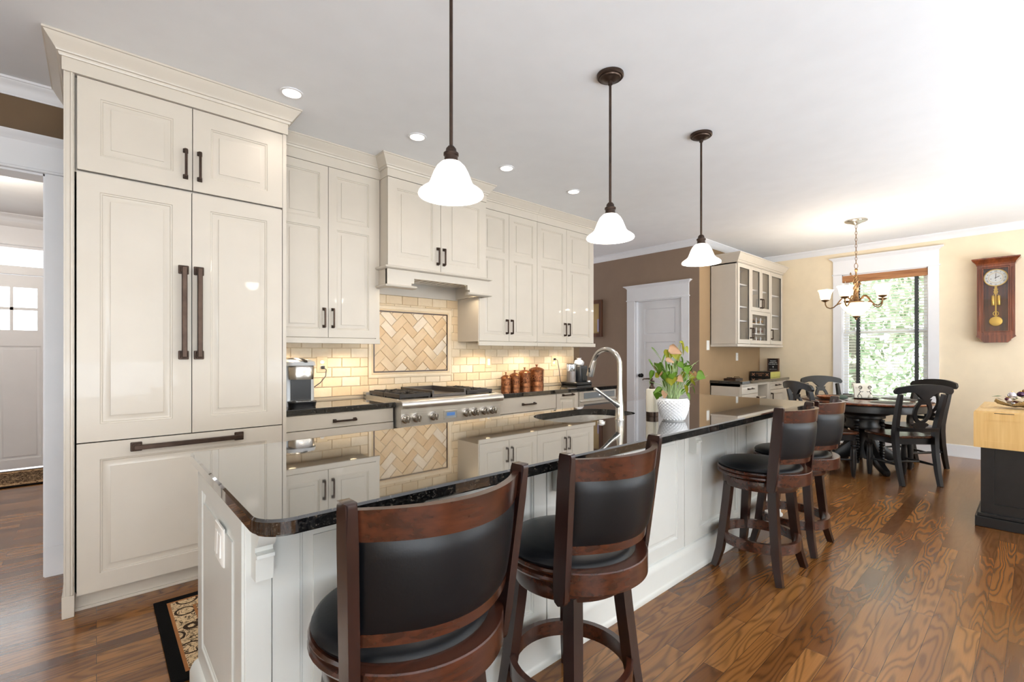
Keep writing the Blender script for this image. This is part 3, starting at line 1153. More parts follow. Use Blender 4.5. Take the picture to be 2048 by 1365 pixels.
base('cream base cabinet with a wide drawer left of the rangetop', .887, 1.664,
     [('drawer', .890, 1.661, .770, .872, True, (1.22, .815, 1.362, .815)), ('drawer', .890, 1.661, .44, .766, False, (1.22, .66, 1.362, .66)), ('drawer', .890, 1.661, .105, .436, False, (1.22, .33, 1.362, .33))])
base('cream base cabinet with two raised doors under the rangetop', 1.668, 2.630, [('door', 1.671, 2.147, .105, .715, False, (2.12, .56, 2.12, .69)), ('door', 2.151, 2.627, .105, .715, False, (2.178, .56, 2.178, .69))], .72)
base('cream base cabinet with a wide drawer right of the rangetop', 2.634, 3.447,
     [('drawer', 2.637, 3.445, .727, .872, True, (2.985, .80, 3.135, .80)), ('drawer', 2.637, 3.445, .42, .723, False, (2.985, .6, 3.135, .6)), ('drawer', 2.637, 3.445, .105, .416, False, (2.985, .3, 3.135, .3))])
base('narrow cream pull-out base cabinet beside the drawer microwave', 3.449, 3.775, [('door', 3.452, 3.773, .105, .872, False, (3.545, .853, 3.69, .853))])
base('cream cabinet housing around the drawer microwave at the far end', 3.777, 4.44, [('drawer', 3.78, 4.437, .105, .45, False, (4.03, .3, 4.18, .3))], .452)
mw = thing('drawer_microwave', 'stainless drawer microwave built in under the far end of the worktop', 'microwave', (4.11, 3.4, .46))
mb = MB(); mb.box(3.79, 4.43, YB - .012, YB + .03, .455, .872); mb.box(3.80, 4.42, YB + .03, 3.74, .46, .87); mb.build('body', STEEL, mw)
for x0, x1, lab in ((3.777, 3.788, 'slim cream filler panel left of the drawer microwave'), (4.432, 4.442, 'slim cream end panel right of the drawer microwave')):
    mb = MB(); mb.box(x0, x1, YB + .004, 3.76, .453, .875); tag(mb.build('filler_panel', CREAM), lab, 'panel')
mb = MB(); mb.box(3.86, 4.40, YB - .016, YB - .0121, .795, .858, .002); mb.build('control_panel', paint('grey_glass', (120, 124, 128), .08), mw)
mb = MB(); mb.box(4.115, 4.165, YB - .0175, YB - .0161, .82, .835); mb.build('display', emit('display_white', (230, 240, 255), 1.2), mw)
mb = MB(); mb.box(3.80, 4.42, YB - .03, YB - .0121, .762, .778, .004); mb.build('handle', STEEL, mw)
mb = MB(); mb.box(3.86, 4.40, YB - .018, YB - .0121, .50, .735, .002); mb.build('drawer', paint('dark_oven_glass', (92, 90, 90), .08), mw)

# ------------------------------------------------------------------ rangetop
rg = thing('rangetop', 'stainless rangetop with griddle and seven knobs between the two worktops', 'stove', (2.15, 3.4, .72))
RX0, RX1, RY = 1.672, 2.628, 3.10
mb = MB()
mb.box(RX0, RX1, RY + .004, 3.74, .725, .925)
mb.box(RX0, RX1, 3.70, 3.755, .925, .955)
mb.box(RX0, RX0 + .012, RY + .06, 3.74, .925, .935); mb.box(RX1 - .012, RX1, RY + .06, 3.74, .925, .935)
mb.build('body', STEEL, rg)
mb = MB()
prof = [(0, .865), (.024, .868), (.034, .878), (.038, .895), (.034, .912), (.022, .924), (0, .930), (-.06, .932)]
mb.sweep([(RX0 - .006, RY + .006), (RX1 + .012, RY + .006)], prof)
mb.build('bullnose', STEEL, rg)
mb = MB(); mb.box(RX0 + .02, RX1 - .02, RY + .07, 3.70, .9255, .930); mb.build('burner_tray', paint('dark_enamel', (44, 42, 42), .3), rg)
IRON = paint('cast_iron', (58, 54, 52), .55, .3, var=.1)
for gx0, gx1 in ((RX0 + .03, RX0 + .30), (RX1 - .30, RX1 - .03)):
    for half in (0, 1):
        y0, y1 = (RY + .08, RY + .345) if half == 0 else (RY + .355, RY + .60)
        mb = MB()
        mb.frame(gx0, gx1, y0, y1, .018, lambda a, b, d: (a, b, d), .942, .968)
        cx, cy = (gx0 + gx1) / 2, (y0 + y1) / 2
        for k in range(8):
            a = k * pi / 4
            R1 = .135 if k % 2 == 0 else .16
            R1 = min(R1, (gx1 - gx0) / 2 - .01) if k % 2 == 0 else R1
            mb.box(cx + .035, cx + R1 - .015, cy - .006, cy + .006, .952, .974, .002, rot=(Matrix.Rotation(a, 3, 'Z'), (cx, cy, .96)))
        for qx in (gx0 + .01, gx1 - .01):
            for qy in (y0 + .01, y1 - .01):
                mb.box(qx - .008, qx + .008, qy - .008, qy + .008, .930, .945)
        mb.build('grate', IRON, rg)
        mb = MB(); mb.lathe([(.001, .930), (.06, .930), (.055, .938), (.042, .942), (.040, .95), (.001, .953)], (cx, cy, 0), 24); mb.build('burner', paint('burner_cap', (36, 34, 34), .4, .2), rg)
mb = MB()
gx0, gx1 = RX0 + .315, RX1 - .315
mb.box(gx0, gx1, RY + .08, 3.69, .934, .945)
mb.box(gx0, gx0 + .016, RY + .08, 3.69, .945, .985); mb.box(gx1 - .016, gx1, RY + .08, 3.69, .945, .985); mb.box(gx0, gx1, 3.675, 3.69, .945, .985)
mb.box(gx0, gx1, RY + .078, RY + .12, .935, .955)
mb.build('griddle', paint('griddle_iron', (96, 90, 86), .35, .6), rg)
for i, kx in enumerate((1.705, 1.797, 1.947, 2.262, 2.345, 2.448, 2.535)):
    mb = MB()
    kz = .795
    pr = [(.001, 0), (.034, 0), (.034, .012), (.030, .016), (.027, .018), (.026, .040), (.023, .044), (.001, .045)]
    mb.lathe(pr, (0, 0, 0), 24)
    mb.box(-.008, .008, -.026, .026, .030, .062, .004)
    for v in mb.bm.verts:
        x, y, z = v.co
        v.co = (kx + x, RY + .004 - z, kz + y)
    mb.build('knob', CHROME, rg)
mb = MB(); mb.frame(2.045, 2.175, .755, .828, .010, S(RY + .004), 0, .007); mb.build('bezel', STEEL, rg)
mb = MB(); mb.box(2.055, 2.165, RY + .0005, RY + .004, .765, .818); mb.build('screen', paint('panel_grey', (170, 172, 172), .25), rg)
mb = MB(); mb.box(2.072, 2.148, RY - .0012, RY + .0004, .784, .810); mb.build('display', emit('display_blue', (86, 132, 190), .55, (60, 90, 140)), rg)

# outlets, switches
def plate(label, place, w, h, mat, kind, parent_loc, grp='white and almond wall plates'):
    o = thing('outlet' if kind == 'outlet' else 'light_switch', label, 'outlet' if kind == 'outlet' else 'switch', parent_loc)
    mb = MB()
    P = [(-w / 2, -h / 2), (w / 2, -h / 2), (w / 2, h / 2), (-w / 2, h / 2)]
    mb.grid([[place(a, b, 0) for a, b in P], [place(a, b, .003) for a, b in P], [place(a * .93, b * .96, .006) for a, b in P]], closed_u=True, cap=True)
    mb.build('plate', mat, o)
    if kind == 'outlet':
        for s in (-1, 1):
            mb = MB()
            mb.prism([(.017 * cos(a), s * .02 + .0145 * sin(a)) for a in [2 * pi * i / 16 for i in range(16)]], place, .0062, .0085)
            mb.build('socket', PLASTICW, o)
            mb = MB()
            for q in (-.006, .006):
                mb.prism([(q - .001, s * .02 - .001), (q + .001, s * .02 - .001), (q + .001, s * .02 + .007), (q - .001, s * .02 + .007)], place, .0086, .0088)
            mb.build('slots', INK, o)
    else:
        n = max(1, round(w / .06)) if w > .08 else 1
        for i in range(n):
            c = (i - (n - 1) / 2) * .046
            mb = MB()
            P = [(c - .016, -.033), (c + .016, -.033), (c + .016, .033), (c - .016, .033)]
            mb.grid([[place(a, b, .0062) for a, b in P], [place(a, b, .0085 if b > 0 else .0105) for a, b in P]], closed_u=True, cap=True)
            mb.build('rocker', PLASTICW, o)
    return o


def on_S(cx, cz, Y):
    return lambda a, b, d: (cx + a, Y - d, cz + b)
plate('almond outlet on the splashback beside the silver coffee maker', on_S(1.335, 1.19, 3.7635), .085, .125, ALMOND, 'outlet', (1.335, 3.764, 1.19))
plate('almond switch plate on the splashback left of the copper canisters', on_S(3.025, 1.19, 3.7635), .075, .12, ALMOND, 'switch', (3.025, 3.764, 1.19))
plate('white outlet on the splashback above the black coffee maker cord', on_S(4.005, 1.19, 3.7635), .075, .12, ALMOND, 'outlet', (4.005, 3.764, 1.19))
plate('white switch plate on the tan wall left of the glass cabinet', on_S(6.165, 1.388, YC - .0005), .075, .13, PLASTICW, 'switch', (6.165, YC, 1.388))
plate('white outlet on the tan wall under the glass cabinet', on_S(7.085, 1.228, YC - .0005), .07, .115, PLASTICW, 'outlet', (7.085, YC, 1.228))

# picture on the hall wall
pc = thing('picture_frame', 'brown framed picture on the dark hall wall past the kitchen cabinets', 'picture', (XP, 4.72, 1.84))
mb = MB(); mb.frame(4.515, 4.93, 1.54, 2.12, .055, W(XP), .002, .03, ); mb.build('frame', wood('frame_wood', (78, 46, 30), (120, 78, 52), .4, 'Z'), pc)
mb = MB(); mb.box(XP - .012, XP - .004, 4.56, 4.885, 1.59, 2.07); mb.build('print', paint('aged_print', (190, 164, 116), .25, var=.12, nscale=4), pc)
mb = MB(); mb.box(XP - .0135, XP - .0121, 4.58, 4.612, 1.62, 1.82); mb.build('mat_strip', paint('lilac_card', (190, 186, 216), .4), pc)

# ------------------------------------------------------------------ island
ISX0, ISX1, ISY0, ISY1 = .28, 4.00, 1.36, 2.055
isl = thing('kitchen_island', 'long cream panelled kitchen island under the black granite top', 'island', (2.1, 1.7, 0))
mb = MB()
mb.box(ISX0 + .02, ISX1, ISY0 + .02, ISY0 + .04, .09, .874)
mb.box(ISX0 + .02, ISX1, ISY1 - .04, ISY1, .09, .874)
mb.box(ISX0 + .02, ISX0 + .04, ISY0 + .03, ISY1, .09, .874)
mb.box(ISX1 - .02, ISX1, ISY0 + .03, ISY1, .09, .874)
mb.build('carcass', ISLANDP, isl)
fS = S(ISY0 + .02)
posts = [(.286, .350), (1.405, 1.50), (2.555, 2.66), (3.90, 4.0)]
panels = [(.352, .875), (.877, 1.403), (1.502, 2.026), (2.028, 2.553), (2.662, 3.188), (3.332, 3.898)]
for a0, a1 in panels:
    mb = MB(); raised_panel(mb, fS, a0, a1, .15, .872, .020, stile=.07, raise_w=.03)
    mb.build('panel', ISLANDP, isl)
mb = MB(); raised_panel(mb, fS, 3.19, 3.33, .15, .872, .020, stile=.04, raise_w=.01); mb.build('panel', ISLANDP, isl)
for a0, a1 in posts:
    mb = MB(); mb.box(a0, a1, ISY0 - .004, ISY0 + .02, .15, .873, .002); mb.build('pilaster', ISLANDP, isl)
# end panel towards the hall
mb = MB(); raised_panel(mb, W(ISX0 + .02), ISY0 + .006, ISY1, .15, .872, .020, stile=.08, raise_w=.03); mb.build('end_panel', ISLANDP, isl)
BS = [(0, 0), (.036, 0), (.036, .016), (.03, .024), (.026, .03), (.026, .12), (.020, .135), (.012, .148), (.006, .152), (0, .155)]
mb = MB(); mb.sweep([(ISX0, ISY1), (ISX0, ISY0), (ISX1, ISY0), (ISX1, ISY1)], BS); mb.build('plinth', ISLANDP, isl)
# corbels
def corbel(x0, x1):
    mb = MB()
    P = [(0, .874), (.085, .874), (.085, .862)]
    for i in range(9):
        a = i / 8 * pi / 2
        P.append((.081 - .040 * (1 - cos(a)), .862 - .075 * sin(a)))
    P += [(.041, .774), (.058, .770), (.060, .762), (.048, .758), (.046, .70), (0, .70)]
    mb.prism(P, lambda a, b, d: (d, ISY0 - .004 - a, b), x0, x1)
    mb.build('corbel', ISLANDP, isl)
for x in (.300, 1.440, 2.60, 3.93):
    corbel(x, x + .042)
# kitchen side doors, hardly seen
f2 = N(ISY1 - .002)
for k in range(6):
    a0 = .33 + k * .61
    mb = MB(); raised_panel(mb, f2, a0, a0 + .6, .12, .86, .020, stile=.06)
    mb.build('door', ISLANDP, isl)

# island top with the sink cut-out
def rr(x0, x1, y0, y1, r, n=6, rs=None):
    rs = rs or (r, r, r, r)
    out = []
    for (cx, cy, a0), q in zip(((x0, y0, 180), (x1, y0, 270), (x1, y1, 0), (x0, y1, 90)), rs):
        sx = 1 if cx == x0 else -1
        sy = 1 if cy == y0 else -1
        for k in range(n + 1):
            a = radians(a0 + 90 * k / n)
            out.append((cx + sx * q + q * cos(a), cy + sy * q + q * sin(a)))
    return out
TX0, TX1, TY0, TY1 = .257, 4.04, 1.098, 2.075
outer = rr(TX0, TX1, TY0, TY1, .02, 7, (.075, .075, .02, .02))
sink = rr(1.83, 2.50, 1.60, 1.985, .1, 7, (.12, .12, .19, .19))
mb = MB()
bm = mb.bm
def loop(poly, z):
    return [bm.verts.new((x, y, z)) for x, y in poly]
def inset(poly, b):
    out = []
    n = len(poly)
    for i in range(n):
        p0, p, p1 = Vector(poly[i - 1]), Vector(poly[i]), Vector(poly[(i + 1) % n])
        d0, d1 = (p - p0), (p1 - p)
        d0 = d0.normalized() if d0.length > 1e-7 else d1.normalized()
        d1 = d1.normalized() if d1.length > 1e-7 else d0
        m = (Vector((-d0.y, d0.x)) + Vector((-d1.y, d1.x))).normalized()
        out.append((p.x + m.x * b, p.y + m.y * b))
    return out
def bridge(A, B):
    n = len(A)
    for i in range(n):
        bm.faces.new((A[i], A[(i + 1) % n], B[(i + 1) % n], B[i]))
o0, o1, o2, o3 = loop(inset(outer, .005), .875), loop(outer, .880), loop(outer, .908), loop(inset(outer, .005), .914)
bridge(o0, o1); bridge(o1, o2); bridge(o2, o3)
s0, s1 = loop(sink, .875), loop(sink, .914)
bridge(s0, s1)
for O, I in ((o3, s1), (o0, s0)):
    es = []
    for L in (O, I):
        for i in range(len(L)):
            a, b = L[i], L[(i + 1) % len(L)]
            e = bm.edges.get((a, b)) or bm.edges.new((a, b))
            es.append(e)
    bmesh.ops.triangle_fill(bm, use_beauty=True, edges=es)
top = mb.build('countertop', GRANITE, smooth=25); tag(top, 'long polished black granite island top with rounded corners and a sink', 'countertop')
sk = thing('sink', 'undermount stainless sink bowl set in the island top', 'sink', (2.165, 1.79, .69))
mb = MB()
si = inset(sink, -.006)
rows = [[(x, y, .874) for x, y in inset(sink, -.02)], [(x, y, .874) for x, y in si], [(x, y, .72) for x, y in inset(si, .008)], [(x, y, .70) for x, y in inset(si, .03)], [(x, y, .695) for x, y in inset(si, .06)]]
mb.grid(rows, closed_u=True)
mb.face([(x, y, .695) for x, y in inset(si, .06)])
mb.build('bowl', STEEL, sk)
mb = MB(); mb.lathe([(.001, .697), (.05, .697), (.045, .700), (.03, .698), (.001, .698)], (2.165, 1.80, 0), 20); mb.build('drain', CHROME, sk)
ol = plate('white outlet plate on the near end panel of the island', lambda a, b, d: (ISX0 - .0005 - d, 1.63 - a, .71 + b), .118, .112, PLASTICW, 'switch', (ISX0, 1.63, .71))

# ------------------------------------------------------------------ recessed lamps and pendants
GLOWW = emit('lamp_glow', (255, 238, 214), 9)
for i, (x, lab) in enumerate(((.847, 'recessed ceiling lamp above the refrigerator, nearest the camera'), (1.674, 'recessed ceiling lamp above the left side of the range hood'),
                              (2.502, 'recessed ceiling lamp above the right side of the range hood'), (3.333, 'recessed ceiling lamp above the farthest wall cabinets'))):
    r = thing('recessed_lamp', lab, 'ceiling lamp', (x, 2.874, CEIL), 0, 'recessed lamps in front of the wall cabinets')
    mb = MB(); mb.lathe([(.062, CEIL - .001), (.062, CEIL - .006), (.05, CEIL - .007), (.047, CEIL - .001)], (x, 2.874, 0), 28, cap=False); mb.build('trim_ring', WHITE, r)
    mb = MB(); mb.lathe([(.001, CEIL - .002), (.047, CEIL - .002), (.047, CEIL - .004), (.001, CEIL - .004)], (x, 2.874, 0), 28); mb.build('lens', GLOWW, r)
    d = bpy.data.lights.new('recessed_light', 'SPOT'); d.energy = 5.5; d.color = (1, .90, .80); d.spot_size = radians(125); d.spot_blend = .7; d.shadow_soft_size = .045
    o = bpy.data.objects.new('recessed_light', d); COL.objects.link(o); o.location = (0, 0, -.02); o.parent = r

# alabaster-like glass: slightly cloudy, lit from inside
t = NT('lit_alabaster_glass')
n = t.noise(t.coord(), 11, 3, .55, .8)
t.link(t.ramp(n, [(0.35, lin((240, 228, 218))), (0.6, lin((255, 250, 244)))]), t.b.inputs['Emission Color'])
t.set(Roughness=0.25)
t.b.inputs['Base Color'].default_value = (.9, .88, .85, 1)
t.b.inputs['Emission Strength'].default_value = 1.5
ALAB = t.m
for i, (x, lab) in enumerate(((1.047, 'bronze pendant lamp with white bell shade nearest the camera over the island'), (2.084, 'bronze pendant lamp with white bell shade over the middle of the island'), (3.12, 'bronze pendant lamp with white bell shade over the far end of the island'))):
    p = thing('pendant_lamp', lab, 'pendant lamp', (x, 1.537, 0), 0, 'bell shade pendants over the island')
    c = (x, 1.537, 0)
    mb = MB(); mb.lathe([(.001, CEIL - .001), (.072, CEIL - .001), (.072, CEIL - .014), (.066, CEIL - .020), (.058, CEIL - .020), (.055, CEIL - .026), (.036, CEIL - .030), (.030, CEIL - .036), (.013, CEIL - .040), (.012, CEIL - .056), (.001, CEIL - .056)], c, 32)
    mb.build('canopy', BRONZE, p)
    mb = MB(); mb.lathe([(.001, CEIL - .05), (.007, CEIL - .05), (.007, 2.09), (.001, 2.09)], c, 12); mb.build('rod', BRONZE, p)
    mb = MB(); mb.lathe([(.001, 2.098), (.012, 2.098), (.020, 2.088), (.022, 2.076), (.030, 2.070), (.030, 2.062), (.026, 2.058), (.027, 2.040), (.034, 2.036), (.001, 2.030)], c, 28); mb.build('socket_cup', BRONZE, p)
    mb = MB()
    pr = [(.026, 2.036), (.040, 2.032), (.056, 2.016), (.068, 1.994), (.078, 1.968), (.086, 1.948), (.098, 1.934), (.114, 1.924), (.126, 1.914), (.129, 1.906), (.126, 1.902)]
    inn = [(a - .004, b - .001) for a, b in reversed(pr[:-1])]
    mb.lathe(pr + inn, c, 40, cap=False)
    mb.build('shade', ALAB, p)
    mb = MB(); mb.lathe([(.001, 1.925), (.020, 1.932), (.028, 1.952), (.022, 1.985), (.013, 2.01), (.001, 2.03)], c, 16); mb.build('bulb', emit('bulb_glow', (255, 236, 206), 7), p)
    point('pendant_light', (0, 0, 1.895), 6, (1, .91, .82), .05, p)

# ------------------------------------------------------------------ bar stools
ESP = wood('espresso_stool_wood', (34, 16, 10), (82, 41, 24), 0.24, 'X', 1.6, .3, 18, .7)
ESPZ = wood('espresso_leg_wood', (26, 13, 11), (52, 27, 21), 0.26, 'Z', 1.6, .25, 18, .6)
t = NT('black_leather')
v = t.coord()
t.link(t.ramp(t.noise(v, 5, 3), [(.3, lin((7, 8, 10))), (.7, lin((12, 13, 17)))]), t.b.inputs['Base Color'])
t.set(Roughness=0.40)
t.b.inputs['Specular IOR Level'].default_value = .33
t.bump(t.noise(v, 170, 3), .12, .0015)
LEATHER = t.m


def make_stool():
    s = thing('bar_stool', 'x', 'bar stool', (0, 0, 0), 0, 'swivel counter stools along the island')
    def B(mb, n, m, p=s):
        return mb.build(n, m, p, world=False)
    for sx in (1, -1):
        for sy in (1, -1):
            mb = MB()
            mb.tube([(sx * x, sy * x * .96, z) for x, z in ((.128, .505), (.136, .40), (.146, .29), (.155, .19), (.166, .10), (.182, .03), (.190, 0))],
                    [.0225, .0225, .022, .0215, .020, .018, .017], square=True, ref=(0, 1, 0))
            B(mb, 'leg', ESPZ)
    mb = MB()
    mb.lathe([(.196, .155), (.218, .155), (.218, .212), (.196, .212), (.196, .155)], (0, 0, 0), 48, cap=False)
    B(mb, 'foot_ring', ESP)
    mb = MB(); mb.lathe([(.001, .495), (.198, .495), (.200, .499), (.200, .548), (.197, .552), (.001, .552)], (0, 0, 0), 48); B(mb, 'apron', ESP)
    mb = MB(); mb.lathe([(.001, .560), (.215, .560), (.228, .564), (.233, .572), (.230, .580), (.222, .584), (.230, .590), (.232, .597), (.228, .604), (.001, .606)], (0, 0, 0), 48); B(mb, 'seat_frame', ESP)
    mb = MB(); mb.lathe([(.001, .600), (.205, .600), (.222, .606), (.226, .615), (.221, .624), (.208, .632), (.17, .640), (.10, .644), (.001, .645)], (0, 0, 0), 48); cu = B(mb, 'seat_cushion', LEATHER)
    # wide arched wooden band round the back of the seat
    mb = MB()
    a0, a1 = radians(211), radians(329)
    rows = []
    for k in range(33):
        a = a0 + (a1 - a0) * k / 32
        w = .55 + .45 * math.sin((k / 32) * pi)
        ro, ri = .243 + .028 * w, .222
        rows.append([(r * cos(a), r * sin(a), z) for r, z in ((ri, .545), (ro - .003, .545), (ro, .548), (ro, .612), (ro - .003, .615), (ri, .615))])
    mb.grid(rows, closed_u=True, cap=True)
    B(mb, 'seat_band', ESP)
    YP = lambda z: -.145 - .05 * (z - .53) / .455
    XQ = lambda z: .208 + .028 * (z - .53) / .455
    for sx in (1, -1):
        mb = MB()
        pts = []
        rows = []
        for z, hw in ((.512, .010), (.518, .019), (.53, .023), (.60, .025), (.75, .025), (.90, .025), (.975, .025), (.984, .023), (.987, .019)):
            yc = YP(z)
            x0, x1 = XQ(z) - .012, XQ(z) + .013
            rows.append([(sx * a, yc + b, z) for a, b in ((x0, -hw), (x1, -hw), (x1, hw), (x0, hw))])
        mb.grid(rows, closed_u=True, cap=True)
        bmesh.ops.bevel(mb.bm, geom=[e for e in mb.bm.edges if abs(e.verts[0].co.z - e.verts[1].co.z) > .005], offset=.004, segments=2, affect='EDGES')
        B(mb, 'back_post', ESPZ)
    def arc(z, u, sag, off=0.0):
        x = u * (XQ(z) - .011)
        y = YP(z) - sag * (1 - u * u) + .0
        return (x, y - off, z)
    def band(z0, z1, sag, th, nz, name, mat, puff=0.0, crest=0.0, du=1.0):
        mb = MB()
        NU = 28
        sec = []
        for i in range(NU + 1):
            u = (-1 + 2 * i / NU) * du
            ring = []
            for j in range(nz + 1):
                tt = j / nz
                z = z0 + (z1 - z0 + crest * (1 - u * u)) * tt
                e = (4 * tt * (1 - tt)) ** .45 * (max(0, 1 - (abs(u) / du) ** 6)) ** .5 if puff else 0
                x, y, zz = arc(z, u, sag, th / 2 + puff * e)
                ring.append((x, y, zz))
            for j in range(nz, -1, -1):
                tt = j / nz
                z = z0 + (z1 - z0 + crest * (1 - u * u)) * tt
                e = (4 * tt * (1 - tt)) ** .45 * (max(0, 1 - (abs(u) / du) ** 6)) ** .5 if puff else 0
                x, y, zz = arc(z, u, sag, -th / 2 - puff * e)
                ring.append((x, y, zz))
            sec.append(ring)
        mb.grid(sec, closed_u=True, cap=True)
        return B(mb, name, mat)
    band(.901, .968, .098, .022, 4, 'top_rail', ESP, crest=.003)
    band(.699, .902, .092, .016, 10, 'back_cushion', LEATHER, puff=.014, du=.99)
    band(.672, .700, .088, .022, 2, 'lower_rail', ESP)
    return s


st = make_stool()
spots = [(.603, 1.105, 1.0, 'dark wood swivel bar stool nearest the camera, cut by the bottom of the photo'),
         (1.263, 1.105, 0.0, 'second bar stool from the camera, its back just below the faucet'),
         (2.975, 1.105, -1.0, 'third bar stool from the camera, standing past the plant with all legs in view'),
         (3.53, 1.103, 1.0, 'farthest bar stool, half hidden behind the third stool at the dining end')]
for i, (x, y, rz, lab) in enumerate(spots):
    o = st if i == 0 else copy_thing(st)
    o.location = (x, y, 0); o.rotation_euler = (0, 0, radians(rz)); o['label'] = lab

# ------------------------------------------------------------------ things on the island
fc = thing('faucet', 'tall brushed nickel gooseneck faucet with pull-down head beside the sink', 'faucet', (2.155, 1.525, .914))
mb = MB()
mb.lathe([(.001, .9145), (.027, .9145), (.027, .918), (.0245, .922), (.0235, .96), (.021, 1.0), (.0175, 1.03), (.0155, 1.06), (.0150, 1.10), (.0001, 1.10)], (2.155, 1.525, 0), 28)
mb.build('body', CHROME, fc)
mb = MB()
pts = [(2.155, 1.525, 1.05), (2.155, 1.525, 1.10), (2.155, 1.525, 1.16), (2.155, 1.525, 1.21)]
R = .092
for k in range(1, 15):
    a = pi * k / 14 * .93
    pts.append((2.155, 1.525 + R - R * cos(a), 1.21 + R * sin(a)))
mb.tube(pts, .0138, 16)
ex = Vector(pts[-1]); dr = (Vector(pts[-1]) - Vector(pts[-2])).normalized()
mb.build('neck', CHROME, fc)
mb = MB()
mb.tube([ex - dr * .01, ex + dr * .005, ex + dr * .03, ex + dr * .075, ex + dr * .088], [.0145, .0165, .0185, .0215, .0205], 24)
h = mb.build('spray_head', CHROME, fc)
mb = MB(); b0 = ex + dr * .05
mb.box(2.155 - .0225, 2.155 - .0195, b0.y - .006, b0.y + .006, b0.z - .014, b0.z + .014, .001); mb.build('button', BLACKP, h)
mb = MB()
mb.tube([(2.155, 1.525, .985), (2.135, 1.530, 1.0), (2.112, 1.534, 1.012)], [.019, .017, .014], 16)
mb.tube([(2.118, 1.533, 1.008), (2.09, 1.538, 1.024), (2.04, 1.545, 1.054), (1.985, 1.553, 1.086), (1.972, 1.555, 1.093)], [.0125, .011, .010, .0098, .008], 14)
mb.build('lever', CHROME, fc)
bt = thing('air_switch', 'small round nickel button set in the island top left of the faucet', 'button', (1.985, 1.522, .914))
mb = MB(); mb.lathe([(.001, .9142), (.022, .9142), (.022, .920), (.019, .924), (.001, .924)], (1.985, 1.522, 0), 24); mb.build('flange', CHROME, bt)
mb = MB(); mb.lathe([(.001, .9241), (.012, .9241), (.011, .927), (.001, .927)], (1.985, 1.522, 0), 20); mb.build('button', PLASTICW, bt)

sp = thing('soap_dispenser', 'ribbed white soap dispenser with a dark bronze pump beside the plant', 'soap dispenser', (2.405, 1.478, .914))
c = (2.405, 1.478, 0)
mb = MB(); mb.lathe([(.001, .9145), (.034, .9145), (.0345, .918), (.0345, .942), (.001, .942)], c, 32); mb.build('base_band', BRONZE, sp)
mb = MB()
rows = []
for z, r in ((.942, .034), (.95, .035), (1.06, .035), (1.07, .033), (1.074, .028)):
    rows.append([(c[0] + (r - (.0012 if k % 3 == 0 and z < 1.065 else 0)) * cos(2 * pi * k / 72), c[1] + (r - (.0012 if k % 3 == 0 and z < 1.065 else 0)) * sin(2 * pi * k / 72), z) for k in range(72)])
mb.grid(rows, closed_u=True, cap=True); mb.build('bottle', paint('ivory_ceramic', (238, 230, 212), .35), sp)
mb = MB()
mb.lathe([(.001, 1.074), (.017, 1.074), (.017, 1.084), (.010, 1.090), (.008, 1.10), (.013, 1.108), (.013, 1.122), (.005, 1.128), (.005, 1.136), (.001, 1.136)], c, 20)
mb.tube([(c[0], c[1], 1.131), (c[0] - .018, c[1] + .02, 1.132), (c[0] - .034, c[1] + .036, 1.131), (c[0] - .038, c[1] + .040, 1.124)], [.006, .0045, .004, .0035], 10)
mb.build('pump', BRONZE, sp)

# potted plant
pl = thing('potted_plant', 'light green leafy plant in a white diamond-textured pot on the island', 'potted plant', (2.355, 1.318, .914))
c = (2.355, 1.318)
mb = MB()
NP = 88
rows = []
NZ = 30
for j in range(NZ + 1):
    tt = j / NZ
    z = .9145 + .122 * tt
    r = .052 + .026 * math.sin(min(1, tt * 1.25) * pi / 2) - .004 * max(0, tt - .8) / .2
    row = []
    for k in range(NP):
        a = 2 * pi * k / NP
        q = 0
        if .05 < tt < .93:
            u = a * 22 / (2 * pi); w = tt * 7.2
            q = .0075 * (abs(sin(pi * (u + w))) * abs(sin(pi * (u - w)))) ** .6
        row.append((c[0] + (r + q) * cos(a), c[1] + (r + q) * sin(a), z))
    rows.append(row)
for r, z in ((.070, 1.0365), (.066, 1.034), (.064, 1.02)):
    rows.append([(c[0] + r * cos(2 * pi * k / NP), c[1] + r * sin(2 * pi * k / NP), z) for k in range(NP)])
mb.grid(rows, closed_u=True)
mb.lathe([(.001, .9146), (.052, .9146)], (c[0], c[1], 0), NP, cap=False)
mb.build('pot', paint('white_ceramic', (238, 238, 240), .3, spec=.5), pl)
mb = MB(); mb.lathe([(.001, 1.026), (.03, 1.029), (.066, 1.023)], (c[0], c[1], 0), 24, cap=False); mb.build('soil', paint('potting_soil', (48, 34, 26), .95, bump=.8, bscale=200), pl)


def leafmat(name, a, b, cc):
    t = NT(name)
    g = t.new('ShaderNodeNewGeometry')
    n = t.noise(t.coord(), 30, 3)
    k = t.math('ADD', t.math('MULTIPLY', g.outputs['Random Per Island'], .8), t.math('MULTIPLY', n, .25))
    t.link(t.ramp(k, [(.1, lin(a)), (.5, lin(b)), (.95, lin(cc))]), t.b.inputs['Base Color'])
    t.set(Roughness=.42)
    return t.m
LG = leafmat('green_leaf', (74, 120, 40), (122, 164, 54), (166, 196, 104))
LY = leafmat('yellow_green_leaf', (150, 156, 30), (186, 186, 56), (206, 204, 110))
LP = leafmat('pink_leaf', (196, 170, 120), (226, 186, 150), (232, 206, 180))
LS = leafmat('plant_stem', (126, 156, 90), (160, 184, 124), (190, 208, 160))


